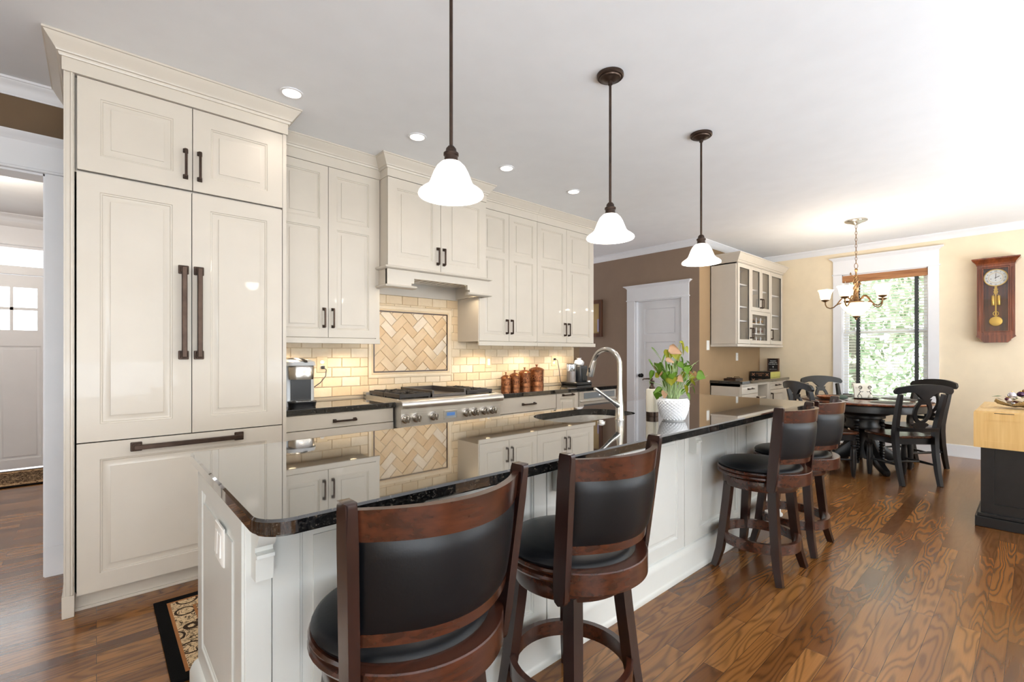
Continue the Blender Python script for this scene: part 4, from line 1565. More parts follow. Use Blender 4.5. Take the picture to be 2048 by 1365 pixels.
def leaf(name, base, tip, width, droop, mat, roll=0.0, cup=.2):
    """heart shaped leaf curved along its midrib"""
    b, tp_ = Vector(base), Vector(tip)
    L = (tp_ - b)
    side = L.cross(Vector((0, 0, 1)))
    if side.length < 1e-4:
        side = Vector((1, 0, 0))
    side.normalize()
    side = Matrix.Rotation(roll, 3, L.normalized()) @ side
    nor = side.cross(L).normalized()
    prof = [(0, .05), (.04, .62), (.12, .92), (.25, 1.0), (.42, .90), (.60, .66), (.78, .36), (.92, .12), (1.0, .0)]
    rows = []
    for s, w in prof:
        p = b + L * s - Vector((0, 0, 1)) * droop * s * s
        hw = width / 2 * w * 1.25
        back = -.10 * L.length * w if s < .1 else 0
        row = []
        for q in (-1, -.5, 0, .5, 1):
            row.append(p + side * hw * q + nor * (abs(q) ** 1.5 * hw * cup) + L.normalized() * (back * abs(q)))
        rows.append(row)
    mb = MB(); mb.grid(rows)
    bmesh.ops.solidify(mb.bm, geom=mb.bm.faces[:], thickness=.0007)
    return mb.build(name, mat, pl, smooth=80)


# right and forward of the picture in world axes
RT = Vector((.7466, -.6652, 0)); FW = Vector((.6652, .7466, 0))
def PP(r, z, f=0.0):
    q = Vector((c[0], c[1], 0)) + RT * r + FW * f
    return (q.x, q.y, z)
rs = random.Random(11)
LEAVES = [  # base r,z,f   tip r,z,f  width droop mat roll
    ((-.095, 1.225, .0), (-.075, 1.150, .01), .075, .0, LG, .3), ((-.075, 1.22, .02), (-.035, 1.165, .03), .05, .0, LG, 1.0),
    ((-.115, 1.31, .01), (-.065, 1.27, .02), .022, .01, LG, .5), ((-.135, 1.245, 0), (-.10, 1.19, 0), .02, .0, LG, .6), ((-.105, 1.185, .02), (-.118, 1.13, .03), .025, .0, LG, .8),
    ((-.05, 1.27, -.02), (-.075, 1.215, -.03), .026, .0, LG, .9), ((-.035, 1.285, .02), (-.055, 1.235, .02), .02, .0, LG, .4),
    ((-.03, 1.30, .0), (-.025, 1.235, -.01), .052, .0, LY, .2), ((.0, 1.295, -.02), (.005, 1.245, -.03), .055, .0, LY, .4), ((.02, 1.29, .01), (.03, 1.24, .0), .045, .0, LY, .5),
    ((-.03, 1.305, -.02), (.035, 1.285, -.04), .045, .01, LP, 1.2), ((-.005, 1.315, .0), (.04, 1.30, .02), .035, .01, LP, 1.0), ((-.05, 1.245, -.03), (-.005, 1.235, -.04), .03, .008, LP, .8),
    ((.045, 1.335, .0), (.055, 1.265, .0), .055, .0, LY, .2), ((.055, 1.31, -.02), (.075, 1.28, -.02), .05, .0, LY, .7), ((.04, 1.345, .01), (.06, 1.325, .0), .03, .0, LY, .4),
    ((.05, 1.26, .02), (.06, 1.20, .02), .06, .0, LG, .3), ((.075, 1.23, .0), (.05, 1.175, -.02), .055, .0, LG, .7), ((.085, 1.215, .03), (.10, 1.16, .04), .05, .0, LG, .2),
    ((.075, 1.24, .0), (.095, 1.22, .02), .02, .0, LG, .6), ((.125, 1.165, -.01), (.170, 1.145, -.02), .05, .002, LG, 1.1), ((.09, 1.15, .0), (.14, 1.165, .0), .03, .0, LY, .9),
    ((.115, 1.10, .03), (.135, 1.06, .04), .022, .01, LG, .6), ((.085, 1.135, -.02), (.065, 1.09, -.03), .045, .0, LG, .4), ((.09, 1.145, .02), (.12, 1.13, .02), .035, .0, LY, .7),
    ((.005, 1.15, -.05), (.03, 1.135, -.07), .04, .01, LP, .9), ((-.02, 1.15, -.04), (-.03, 1.105, -.06), .055, .0, LY, .3), ((-.065, 1.17, -.02), (-.09, 1.155, -.03), .035, .0, LP, .8),
    ((-.10, 1.16, .0), (-.075, 1.15, .0), .035, .0, LY, .8), ((-.06, 1.185, .01), (-.045, 1.12, .0), .05, .0, LG, .5), ((-.045, 1.24, .0), (-.04, 1.17, .0), .04, .0, LG, .2),
    ((-.125, 1.125, .02), (-.12, 1.085, .02), .014, .0, LG, .1), ((.02, 1.23, -.03), (.04, 1.195, -.05), .03, .0, LG, .9), ((.125, 1.225, .02), (.14, 1.215, .02), .012, .0, LG, .3),
    ((-.02, 1.22, .02), (-.005, 1.17, .03), .035, .0, LG, .4), ((.045, 1.155, .03), (.055, 1.10, .04), .04, .0, LG, .2), ((-.05, 1.13, .03), (-.035, 1.08, .04), .04, .0, LG, .6),
]
for bse, tp2, w, dr_, m, ro in LEAVES:
    leaf('leaf', PP(bse[0], bse[1], bse[2]), PP(tp2[0], tp2[1], tp2[2]), w, dr_, m, ro)
    mb = MB()
    r0 = rs.uniform(-.03, .03); f0 = rs.uniform(-.03, .03)
    bx, bz, bf = bse
    mb.tube([PP(r0, 1.024, f0), PP(r0 + (bx - r0) * .25, 1.024 + (bz - 1.024) * .45, f0 + (bf - f0) * .3), PP(r0 + (bx - r0) * .6, 1.024 + (bz - 1.024) * .8, f0 + (bf - f0) * .7), PP(bx, bz, bf)], [.0022, .002, .0016, .001], 6)
    mb.build('stem', LS, pl)
for k in range(26):
    a_ = rs.uniform(0, 2 * pi); r_ = rs.uniform(.03, .125); z_ = rs.uniform(1.09, 1.27) - r_ * .35
    bx, bf = r_ * cos(a_), r_ * sin(a_) * .8
    tip = (bx * 1.1 + rs.uniform(-.03, .03), z_ - rs.uniform(.02, .055), bf * 1.1 + rs.uniform(-.03, .03))
    leaf('leaf', PP(bx, z_, bf), PP(*tip), rs.uniform(.022, .05), .003, (LG, LG, LY, LG, LP)[k % 5], rs.uniform(-1, 1))
    mb = MB(); mb.tube([PP(bx * .15, 1.024, bf * .15), PP(bx * .5, 1.024 + (z_ - 1.024) * .6, bf * .5), PP(bx, z_, bf)], [.002, .0015, .001], 6); mb.build('stem', LS, pl)
for bx, bz in ((.19, 1.16), (.14, 1.24), (-.11, 1.12)):
    mb = MB()
    mb.tube([PP(.02 if bx > 0 else -.02, 1.026), PP(bx * .5, 1.07 + (bz - 1.07) * .5), PP(bx * .8, bz - .02), PP(bx, bz)], [.0014, .0012, .001, .0006], 6)
    mb.build('tendril', LS, pl)

# ------------------------------------------------------------------ things on the wall worktops
KSILVER = paint('pale_silver_plastic', (196, 198, 200), .3, .25)
km = thing('coffee_maker', 'silver single-cup coffee maker on the worktop beside the refrigerator', 'coffee maker', (1.06, 3.46, .9145), radians(-8))
def BK(mb, n, m, p=None):
    for v in mb.bm.verts:
        v.co.z *= .93
    return mb.build(n, m, p or km, world=False)
def rrz(x0, x1, y0, y1, r, n=5):
    return rr(x0, x1, y0, y1, r, n)
mb = MB()
def stack(mb, secs):
    mb.grid([[(x, y, z) for x, y in rrz(*s)] for z, s in secs], closed_u=True, cap=True)
stack(mb, [(.0, (-.105, .10, -.08, .15, .03)), (.30, (-.105, .10, -.05, .15, .03)), (.325, (-.10, .095, -.06, .145, .03))])
BK(mb, 'housing', KSILVER)
mb = MB(); stack(mb, [(.20, (-.07, .085, -.15, -.03, .05)), (.215, (-.072, .087, -.152, -.03, .05)), (.29, (-.075, .09, -.155, -.03, .05)), (.30, (-.07, .085, -.15, -.03, .05))]); BK(mb, 'brew_head', CHROME)
mb = MB(); stack(mb, [(.302, (-.10, .10, -.15, .14, .05)), (.330, (-.095, .095, -.14, .14, .05)), (.345, (-.075, .075, -.08, .12, .04))]); BK(mb, 'lid', KSILVER)
mb = MB(); mb.tube([(-.03, .11, .346), (-.02, .03, .352), (.0, -.05, .350), (.02, -.11, .338), (.03, -.145, .327)], [.028, .03, .03, .026, .012], 12, sx=.25, ref=(0, 0, 1)); BK(mb, 'handle', BLACKP)
mb = MB(); mb.box(-.058, .072, -.087, -.075, .045, .20); BK(mb, 'cup_recess', BLACKP)
mb = MB(); stack(mb, [(.0, (-.075, .09, -.185, -.07, .04)), (.030, (-.08, .095, -.19, -.07, .045)), (.036, (-.083, .098, -.193, -.07, .045)), (.042, (-.08, .095, -.19, -.07, .045))]); BK(mb, 'drip_tray', BLACKP)
mb = MB(); stack(mb, [(.0425, (-.06, .075, -.175, -.09, .03)), (.0445, (-.06, .075, -.175, -.09, .03))]); BK(mb, 'drip_grid', CHROME)
mb = MB(); stack(mb, [(.012, (-.15, -.107, -.03, .13, .015)), (.27, (-.15, -.107, -.03, .13, .015))]); BK(mb, 'water_tank', CLEAR)
cd = thing('power_cord', 'dark cord from the silver coffee maker to the almond outlet', 'cord', (1.25, 3.7, .914))
mb = MB(); mb.tube([(1.335, 3.755, 1.168), (1.335, 3.725, 1.168), (1.352, 3.715, 1.15), (1.345, 3.71, 1.10), (1.30, 3.70, 1.05), (1.235, 3.69, 1.01), (1.19, 3.67, .985), (1.17, 3.64, .95), (1.16, 3.61, .919)], .0035, 8); mb.box(1.323, 1.347, 3.728, 3.7545, 1.156, 1.18, .004); mb.build('cable', BLACKP, cd)

COPPER = None
t = NT('antique_copper')
v = t.coord()
n = t.noise(v, 26, 4, .6)
t.link(t.ramp(n, [(.3, lin((84, 50, 32))), (.55, lin((150, 96, 62))), (.8, lin((196, 136, 92)))]), t.b.inputs['Base Color'])
t.set(Metallic=.75, Roughness=.36)
COPPER = t.m
t = NT('embossed_copper_band')
v = t.coord()
vo = t.new('ShaderNodeTexVoronoi', i_Scale=75.0)
vo.feature = 'SMOOTH_F1'
t.link(v, vo.inputs['Vector'])
t.link(t.ramp(vo.outputs['Distance'], [(.15, lin((60, 34, 22))), (.5, lin((148, 94, 62)))]), t.b.inputs['Base Color'])
t.set(Metallic=.75, Roughness=.4)
t.bump(vo.outputs['Distance'], .6, .006)
COPPERB = t.m
for x, y, r, h, lab in ((3.175, 3.66, .050, .105, 'smallest copper canister, leftmost of the four on the worktop'), (3.305, 3.665, .054, .123, 'second smallest copper canister, next to the smallest'),
                        (3.448, 3.665, .062, .15, 'second largest copper canister, beside the largest'), (3.635, 3.67, .078, .178, 'largest copper canister, rightmost of the four on the worktop')):
    k = thing('canister', lab, 'canister', (x, y, .914), 0, 'copper canisters on the worktop')
    c2 = (x, y, 0); z0 = .9145
    mb = MB()
    mb.lathe([(.001, z0), (r, z0), (r * 1.01, z0 + .004), (r * .97, z0 + h * .28), (r * .99, z0 + h * .285), (r * .99, z0 + h * .30), (r * .96, z0 + h * .305), (r * .96, z0 + h * .70), (r * .99, z0 + h * .705), (r * .99, z0 + h * .72), (r * .97, z0 + h * .725), (r, z0 + h), (.001, z0 + h)], c2, 36)
    mb.build('body', COPPER, k)
    mb = MB(); mb.lathe([(r * .975, z0 + h * .31), (r * .985, z0 + h * .33), (r * .985, z0 + h * .67), (r * .975, z0 + h * .69)], c2, 36, cap=False); mb.build('band', COPPERB, k)
    mb = MB(); mb.lathe([(.001, z0 + h + .0005), (r * 1.07, z0 + h + .0005), (r * 1.08, z0 + h + .006), (r * 1.0, z0 + h + .012), (r * .8, z0 + h + .022), (r * .45, z0 + h + .032), (r * .14, z0 + h + .036), (r * .10, z0 + h + .045), (r * .10, z0 + h + .05), (r * .24, z0 + h + .058), (r * .2, z0 + h + .063), (.001, z0 + h + .061)], c2, 32); mb.build('lid', COPPER, k)

cm = thing('coffee_maker', 'black capsule coffee maker with a clear water tank at the far end of the worktop', 'coffee maker', (4.21, 3.58, .914))
mb = MB(); mb.box(4.07, 4.34, 3.46, 3.70, .9145, .945, .006); mb.build('base', BLACKP, cm)
mb = MB(); mb.box(4.20, 4.335, 3.52, 3.69, .945, 1.135, .008); mb.build('housing', paint('dark_grey_plastic', (58, 60, 64), .25), cm)
mb = MB(); mb.box(4.225, 4.315, 3.512, 3.521, .955, 1.10, .002); mb.build('front_panel', BLACKP, cm)
mb = MB(); mb.lathe([(.001, .9455), (.052, .9455), (.054, .96), (.054, 1.15), (.001, 1.15)], (4.135, 3.60, 0), 28, cap=False); mb.build('water_tank', CLEAR, cm)
mb = MB(); mb.lathe([(.001, .9457), (.050, .9457), (.050, 1.07), (.001, 1.07)], (4.135, 3.60, 0), 28); mb.build('water', paint('water_tint', (176, 164, 160), .05), cm)
mb = MB(); mb.lathe([(.001, 1.1505), (.056, 1.1505), (.056, 1.158), (.001, 1.160)], (4.135, 3.60, 0), 28); mb.build('tank_lid', BLACKP, cm)
mb = MB(); mb.lathe([(.001, .9455), (.03, .9455), (.03, .962), (.001, .962)], (4.29, 3.475, 0), 20); mb.build('drip_cup', CHROME, cm)
kb = thing('capsule_bag', 'crumpled clear bag of coffee capsules on top of the black coffee maker', 'bag', (4.27, 3.6, 1.136))
rk = random.Random(4)
mb = MB()
rows = []
for j, (z, r) in enumerate(((1.1385, .045), (1.15, .058), (1.175, .058), (1.195, .045), (1.207, .018), (1.215, .026), (1.222, .030))):
    rows.append([(4.27 + r * cos(2 * pi * q / 18) * rk.uniform(.85, 1.15), 3.60 + r * sin(2 * pi * q / 18) * rk.uniform(.85, 1.15), z + rk.uniform(-.001, .003)) for q in range(18)])
mb.grid(rows, closed_u=True); mb.build('film', paint('clear_film', (226, 226, 230), .12), kb)
cd = thing('power_cord', 'dark cord from the black coffee maker to the white outlet', 'cord', (4.05, 3.7, .914))
mb = MB(); mb.tube([(4.005, 3.755, 1.21), (4.005, 3.73, 1.21), (4.03, 3.725, 1.20), (4.05, 3.72, 1.12), (4.052, 3.71, 1.03), (4.055, 3.70, .96), (4.06, 3.68, .921)], .0035, 8); mb.box(3.993, 4.017, 3.728, 3.7545, 1.198, 1.222, .004); mb.build('cable', BLACKP, cd)

# ------------------------------------------------------------------ rugs
def rugmat(name, x0, x1, y0, y1, bw):
    t = NT(name)
    tc = t.new('ShaderNodeTexCoord')
    sp_ = t.new('ShaderNodeSeparateXYZ'); t.link(tc.outputs['Object'], sp_.inputs[0])
    hx, hy = (x1 - x0) / 2, (y1 - y0) / 2
    ax = t.math('SUBTRACT', hx, t.math('ABSOLUTE', sp_.outputs[0]))
    ay = t.math('SUBTRACT', hy, t.math('ABSOLUTE', sp_.outputs[1]))
    e = t.math('MINIMUM', ax, ay)
    v = t.coord()
    n1 = t.noise(v, 24, 3, .5, 1.6)
    n2 = t.noise(v, 46, 3, .5, .8)
    lines = t.math('LESS_THAN', t.math('ABSOLUTE', t.math('SUBTRACT', n1, .5)), .022)
    spots_ = t.math('GREATER_THAN', n2, .62)
    vo = t.new('ShaderNodeTexVoronoi', i_Scale=7.5); t.link(v, vo.inputs['Vector'])
    medal = t.math('LESS_THAN', t.math('ABSOLUTE', t.math('SUBTRACT', vo.outputs['Distance'], .34)), .035)
    pat = t.math('MAXIMUM', t.math('MAXIMUM', lines, medal), t.math('MULTIPLY', spots_, .7))
    cream = t.mix(pat, lin((212, 184, 146)), lin((58, 44, 34)))
    inner = t.mix(t.math('MAXIMUM', lines, spots_), lin((60, 44, 34)), lin((206, 176, 138)))
    c3 = t.mix(t.math('LESS_THAN', e, bw * 3.1), inner, cream)
    rope = t.math('LESS_THAN', t.math('ABSOLUTE', t.math('SUBTRACT', e, bw * 1.02)), .012)
    rope2 = t.math('LESS_THAN', t.math('ABSOLUTE', t.math('SUBTRACT', e, bw * 3.05)), .006)
    c3 = t.mix(t.math('MAXIMUM', rope, rope2), c3, lin((158, 106, 66)))
    c4 = t.mix(t.math('LESS_THAN', e, bw), c3, lin((12, 11, 11)))
    t.link(c4, t.b.inputs['Base Color'])
    t.set(Roughness=.95)
    t.b.inputs['Sheen Weight'].default_value = .0
    t.b.inputs['Specular IOR Level'].default_value = .1
    t.bump(t.noise(v, 300, 2), .4, .004)
    return t.m
def rug(label, x0, x1, y0, y1, bw):
    o = thing('rug', label, 'rug', ((x0 + x1) / 2, (y0 + y1) / 2, 0))
    mb = MB()
    slab(mb, [(x0, y0), (x1, y0), (x1, y1), (x0, y1)], .001, .012, .004)
    m = mb.build('pile', rugmat('persian_rug', x0, x1, y0, y1, bw), o)
    return o
rug('black-bordered oriental runner on the floor between the island and the refrigerator', .215, 2.9, 2.20, 2.975, .05)
rug('black-bordered oriental mat in front of the front door', -1.75, -.02, 6.47, 7.34, .05)

# ------------------------------------------------------------------ dining table and chairs
BLK = paint('distressed_black_paint', (22, 21, 22), .36, var=.25, nscale=14)
CHTOP = wood('chestnut_top_wood', (78, 40, 22), (150, 84, 48), .16, 'X', 1.0, .5, 20, .8)
SEATW = wood('dark_seat_wood', (52, 28, 18), (98, 56, 34), .2, 'Y', 1.2, .5, 20, .8)
TCX, TCY = 6.50, 1.30
tb = thing('dining_table', 'round black pedestal dining table with a chestnut top under the chandelier', 'table', (TCX, TCY, 0), radians(36))
def BT(mb, n, m, p=None):
    return mb.build(n, m, p or tb, world=False)
mb = MB(); mb.lathe([(.001, .730), (.590, .730), (.606, .738), (.61, .748), (.606, .757), (.598, .760), (.001, .760)], (0, 0, 0), 64); BT(mb, 'tabletop', CHTOP)
mb = MB(); mb.lathe([(.50, .650), (.545, .650), (.552, .656), (.552, .715), (.548, .729), (.50, .729)], (0, 0, 0), 64, cap=False); BT(mb, 'apron', BLK)
mb = MB()
mb.lathe([(.001, .705), (.46, .705), (.45, .68), (.36, .66), (.27, .635), (.24, .60), (.20, .585), (.20, .56), (.17, .55), (.16, .50), (.175, .47), (.17, .44), (.13, .42), (.11, .38), (.105, .30), (.12, .22), (.15, .17), (.16, .12), (.001, .12)], (0, 0, 0), 40)
BT(mb, 'pedestal', BLK)
for k in range(4):
    a = k * pi / 2 + pi / 4
    mb = MB()
    prs = [(.016, .20), (.020, .19), (.014, .18), (.022, .17), (.012, .16)]
    prof = [(.001, .545), (.026, .545), (.028, .53)]
    z = .52
    while z > .10:
        prof += [(.020, z), (.029, z - .012), (.020, z - .024)]
        z -= .03
    prof += [(.028, .095), (.03, .06), (.001, .055)]
    mb.lathe(prof, (.175 * cos(a), .175 * sin(a), 0), 14); BT(mb, 'column', BLK)
for k in range(4):
    a = k * pi / 2
    mb = MB()
    rows = []
    for r, zc, h, w in ((.08, .21, .11, .045), (.16, .19, .085, .045), (.24, .145, .065, .042), (.32, .095, .05, .04), (.39, .06, .04, .038), (.44, .04, .034, .036), (.475, .034, .030, .03), (.49, .03, .018, .02)):
        rows.append([(r * cos(a) - s * w * sin(a), r * sin(a) + s * w * cos(a), zc + q * h) for s, q in ((-.7, -1), (.7, -1), (1, -.5), (1, .5), (.7, 1), (-.7, 1), (-1, .5), (-1, -.5))])
    mb.grid(rows, closed_u=True, cap=True)
    mb.lathe([(.001, 0), (.03, 0), (.034, .01), (.028, .02), (.001, .022)], (.44 * cos(a), .44 * sin(a), 0), 16)
    BT(mb, 'foot', BLK)


def make_chair():
    s = thing('dining_chair', 'x', 'chair', (0, 0, 0), 0, 'black chairs around the dining table')
    def B(mb, n, m):
        return mb.build(n, m, s, world=False)
    # seat
    mb = MB()
    out = [(-.185, -.20), (.185, -.20), (.215, -.10), (.232, .05), (.228, .16), (.20, .205), (.12, .222), (0, .226), (-.12, .222), (-.20, .205), (-.228, .16), (-.232, .05), (-.215, -.10)]
    slab(mb, out, .445, .470, .006); B(mb, 'seat', SEATW)
    mb = MB()
    o2 = [(x * .90, y * .90) for x, y in out]
    i2 = [(x * .80, y * .80) for x, y in out]
    mb.grid([[(x, y, .385) for x, y in o2], [(x, y, .445) for x, y in o2], [(x, y, .445) for x, y in i2], [(x, y, .385) for x, y in i2]], closed_u=True, closed_v=True); B(mb, 'seat_rail', BLK)
    for sx in (1, -1):
        mb = MB()
        mb.tube([(sx * .175, -.275, 0), (sx * .178, -.245, .12), (sx * .182, -.215, .28), (sx * .185, -.200, .42), (sx * .188, -.200, .50), (sx * .193, -.222, .62), (sx * .198, -.255, .76), (sx * .20, -.285, .885)],
                [.018, .02, .022, .024, .024, .022, .020, .017], square=True, ref=(0, 1, 0), sx=1.1, sy=.85)
        B(mb, 'back_post', BLK)
        mb = MB()
        mb.lathe([(.001, 0), (.014, 0), (.020, .03), (.026, .10), (.029, .20), (.026, .28), (.021, .31), (.029, .325), (.021, .335), (.026, .345), (.027, .385), (.001, .385)], (sx * .175, .165, 0), 16); B(mb, 'front_leg', BLK)
        mb = MB(); mb.tube([(sx * .178, -.235, .19), (sx * .177, -.05, .187), (sx * .176, .15, .18)], [.009, .014, .009], 10); B(mb, 'stretcher', BLK)
    mb = MB(); mb.tube([(-.176, -.04, .187), (0, -.04, .187), (.176, -.04, .187)], [.009, .013, .009], 10); B(mb, 'stretcher', BLK)
    # broad curved crest rail
    yb = lambda z: -.20 - .09 * max(0, (z - .5)) / .39
    cur = lambda x: -.035 * (1 - (x / .27) ** 2)
    def bent(x, z, d):
        return (x, yb(z) + cur(x) - d, z)
    up, lo = [], []
    NX = 36
    for i in range(NX + 1):
        u = -1 + 2 * i / NX
        x = u * .268
        au = abs(u)
        top = .985 - .040 * au ** 2.2
        bot = .905 - .0 * au
        if au < .42:
            bot = .905 - .075 * (cos(au / .42 * pi) * .5 + .5)
        elif au > .62:
            bot = .905 - .022 * ((au - .62) / .38) ** .7
        if au > .90:
            q = (au - .90) / .10
            r = math.sqrt(max(0, 1 - q * q))
            m = (top + bot) / 2
            top, bot = m + (top - m) * (.25 + .75 * r), m + (bot - m) * (.25 + .75 * r)
        up.append((x, top)); lo.append((x, bot))
    mb = MB()
    rows = []
    for (x, zt), (_, zb_) in zip(up, lo):
        zs = [zb_ + (zt - zb_) * j / 5 for j in range(6)]
        rows.append([bent(x, z, .014) for z in zs] + [bent(x, z, -.012) for z in reversed(zs)])
    mb.grid(rows, closed_u=True, cap=True)
    B(mb, 'crest_rail', BLK)
    # open oval splat
    mb = MB()
    ring = []
    NR = 32
    for i in range(NR):
        a = 2 * pi * i / NR
        xo, zo = .084 * sin(a), .725 + .128 * cos(a)
        xi, zi = .052 * sin(a), .722 + .092 * cos(a)
        # pointed towards the top
        if cos(a) > 0:
            xi *= 1 - .35 * cos(a) ** 2; xo *= 1 - .30 * cos(a) ** 2
        ring.append([bent(xo, zo, .010), bent(xi, zi, .010), bent(xi, zi, -.008), bent(xo, zo, -.008)])
    mb.grid(ring, closed_u=True, closed_v=True)
    mb.grid([[bent(w, z, .010), bent(-w, z, .010), bent(-w, z, -.008), bent(w, z, -.008)] for w, z in ((.062, .845), (.052, .82), (.058, .79))], closed_u=True, cap=True)
    mb.grid([[bent(w, z, .012), bent(-w, z, .012), bent(-w, z, -.010), bent(w, z, -.010)] for w, z in ((.05, .61), (.075, .595), (.072, .578), (.05, .57), (.048, .545))], closed_u=True, cap=True)
    B(mb, 'splat', BLK)
    mb = MB()
    mb.grid([[bent(x, z, d) for z, d in ((.520, .013), (.556, .013), (.556, -.011), (.520, -.011))] for x in [-.19 + .38 * i / 12 for i in range(13)]], closed_u=True, cap=True)
    B(mb, 'lower_rail', BLK)
    return s


ch = make_chair()
for i, (x, y, fx, fy, lab) in enumerate(((6.105, .925, .70, .714, 'black dining chair with its back to the camera, between the table and the wood-topped cart'),
                                         (6.90, .957, -.80, .60, 'black dining chair at the far right of the table, beside the wall under the clock'),
                                         (5.83, 1.49, .72, -.69, 'black dining chair at the near left of the table, behind the farthest bar stool'),
                                         (6.91, 1.65, -.665, -.747, 'black dining chair facing the camera in front of the left window casing'))):
    o = ch if i == 0 else copy_thing(ch)
    o.location = (x, y, 0); o.rotation_euler = (0, 0, math.atan2(-fx, fy)); o['label'] = lab

# things on the table
for k, lab in enumerate(('dark oval placemat at the near side of the dining table', 'dark oval placemat at the right side of the dining table', 'dark oval placemat at the far side of the dining table', 'dark oval placemat at the left side of the dining table')):
    a = (radians(-133), radians(-43), radians(47), radians(137))[k]
    x, y = TCX + .40 * cos(a), TCY + .40 * sin(a)
    o = thing('placemat', lab, 'placemat', (x, y, .7605), a + pi / 2, 'placemats on the dining table')
    mb = MB(); mb.grid([[(.20 * cos(q) * s, .14 * sin(q) * s, z) for q in [2 * pi * i / 40 for i in range(40)]] for s, z in ((1, 0), (1, .002), (.985, .003))], closed_u=True, cap=True)
    mb.build('mat', paint('woven_dark_mat', (64, 56, 50), .6, bump=.5, bscale=160), o, world=False)
tr = thing('tray', 'small dark oval tray in the middle of the dining table', 'tray', (6.56, 1.29, .7606))
mb = MB(); mb.grid([[(6.56 + .135 * cos(q) * s, 1.29 + .135 * sin(q) * s, z) for q in [2 * pi * i / 40 for i in range(40)]] for s, z in ((.8, .7606), (1, .772), (.98, .774), (.80, .765))], closed_u=True, cap=True)
mb.build('dish', BLACKM, tr)
VD = Vector((.665, .747, 0)); RV = Vector((.747, -.665, 0))
base0 = Vector((6.56, 1.29, .766))
pq = thing('plaque', 'cream square plaque standing on the dining table tray behind the iron scrolls', 'plaque', (6.60, 1.335, .766))
mb = MB()
def pqf(a, b, d):
    q = base0 + VD * (.045 - d + b * .18) + RV * a
    return (q.x, q.y, .7665 + b)
P_ = [(-.098, 0), (.098, 0), (.098, .165), (-.098, .165)]
mb.grid([[pqf(a, b, 0) for a, b in P_], [pqf(a, b, .012) for a, b in P_], [pqf(a * .96, .0825 + (b - .0825) * .96, .015) for a, b in P_]], closed_u=True, cap=True)
mb.build('panel', PAPER, pq)
for sgn, lab in ((-1, 'left one of two black iron scroll candle holders on the table tray'), (1, 'right one of two black iron scroll candle holders on the table tray')):
    o = thing('candle_holder', lab, 'candle holder', (base0 + RV * sgn * .06).to_tuple(), 0, 'iron scrolls on the table tray')
    mb = MB()
    def sc(a, b):
        q = base0 + RV * (sgn * .055 + a) + VD * .012
        return (q.x, q.y, .767 + b)
    pts = []
    for i in range(30):
        th = i / 29 * 2 * pi * 1.55
        r = .005 + .0165 * i / 29
        pts.append(sc(sgn * (.0 + r * cos(th + .4)), .122 + r * sin(th + .4)))
    pts += [sc(sgn * .012, .09), sc(-sgn * .004, .075), sc(sgn * .012, .05), sc(sgn * .028, .025), sc(sgn * .022, .004)]
    mb.tube(pts, .0035, 8)
    mb.tube([sc(-sgn * .004, .075), sc(-sgn * .026, .07), sc(-sgn * .034, .078)], .003, 8)
    mb.tube([sc(sgn * .012, .05), sc(-sgn * .012, .03), sc(-sgn * .02, .004)], .003, 8)
    mb.build('scroll', BLACKM, o)
sh = thing('shell', 'small white shell lying on the dining table tray', 'shell', (base0 + RV * .015 - VD * .05).to_tuple())
mb = MB(); q0 = base0 + RV * .018 - VD * .045
mb.lathe([(.001, .767), (.016, .769), (.024, .782), (.02, .80), (.01, .812), (.001, .815)], (q0.x, q0.y, 0), 14); mb.build('body', PAPER, sh)
bw = thing('bowl', 'shallow brown wooden bowl at the left edge of the dining table', 'bowl', (6.13, 1.55, .7606))
mb = MB()
mb.lathe([(.001, .7645), (.06, .7645), (.10, .772), (.135, .800), (.13, .803), (.095, .78), (.05, .768), (.001, .767)], (6.13, 1.55, 0), 36)
for v in mb.bm.verts:
    v.co.y = 1.55 + (v.co.y - 1.55) * .8
mb.build('body', wood('bowl_wood', (110, 62, 30), (178, 112, 66), .4, 'X', 1.5), bw)
bd = thing('napkin_ball', 'dark green rolled napkin beside the wooden bowl on the table', 'napkin', (6.25, 1.44, .7606))
mb = MB(); mb.tube([(6.21, 1.47, .785), (6.235, 1.448, .79), (6.27, 1.42, .787), (6.29, 1.405, .78)], [.014, .024, .024, .012], 14); mb.build('cloth', paint('green_grey_cloth', (84, 98, 86), .8, var=.2), bd)

# ------------------------------------------------------------------ chandelier
chd = thing('chandelier', 'bronze five-arm chandelier with lit amber glass shades over the dining table', 'chandelier', (6.46, 1.36, 0))
c = (6.46, 1.36)
ABR = paint('antique_brass_bronze', (128, 98, 66), .35, .8, var=.2, nscale=30)
mb = MB(); mb.lathe([(.001, CEIL - .001), (.108, CEIL - .001), (.108, CEIL - .012), (.095, CEIL - .02), (.07, CEIL - .026), (.03, CEIL - .045), (.012, CEIL - .055), (.001, CEIL - .056)], (*c, 0), 36); mb.build('canopy', CHROME, chd)
z = CEIL - .055
i = 0
while z > 2.31:
    mb = MB()
    L = .044
    pts = []
    for k in range(14):
        a = 2 * pi * k / 14
        px, pz = .0085 * cos(a), .022 * sin(a)
        pts.append((c[0] + (px if i % 2 else 0), c[1] + (0 if i % 2 else px), z - .018 + pz))
    mb.tube(pts, .0026, 6, closed=True)
    mb.build('chain_link', ABR, chd)
    z -= .0365; i += 1
mb = MB(); mb.tube([(c[0] + .02 * .75 * cos(a), c[1] - .02 * .66 * cos(a), 2.275 + .03 * sin(a)) for a in [2 * pi * k / 20 for k in range(20)]], .003, 8, closed=True); mb.build('loop', ABR, chd)
mb = MB()
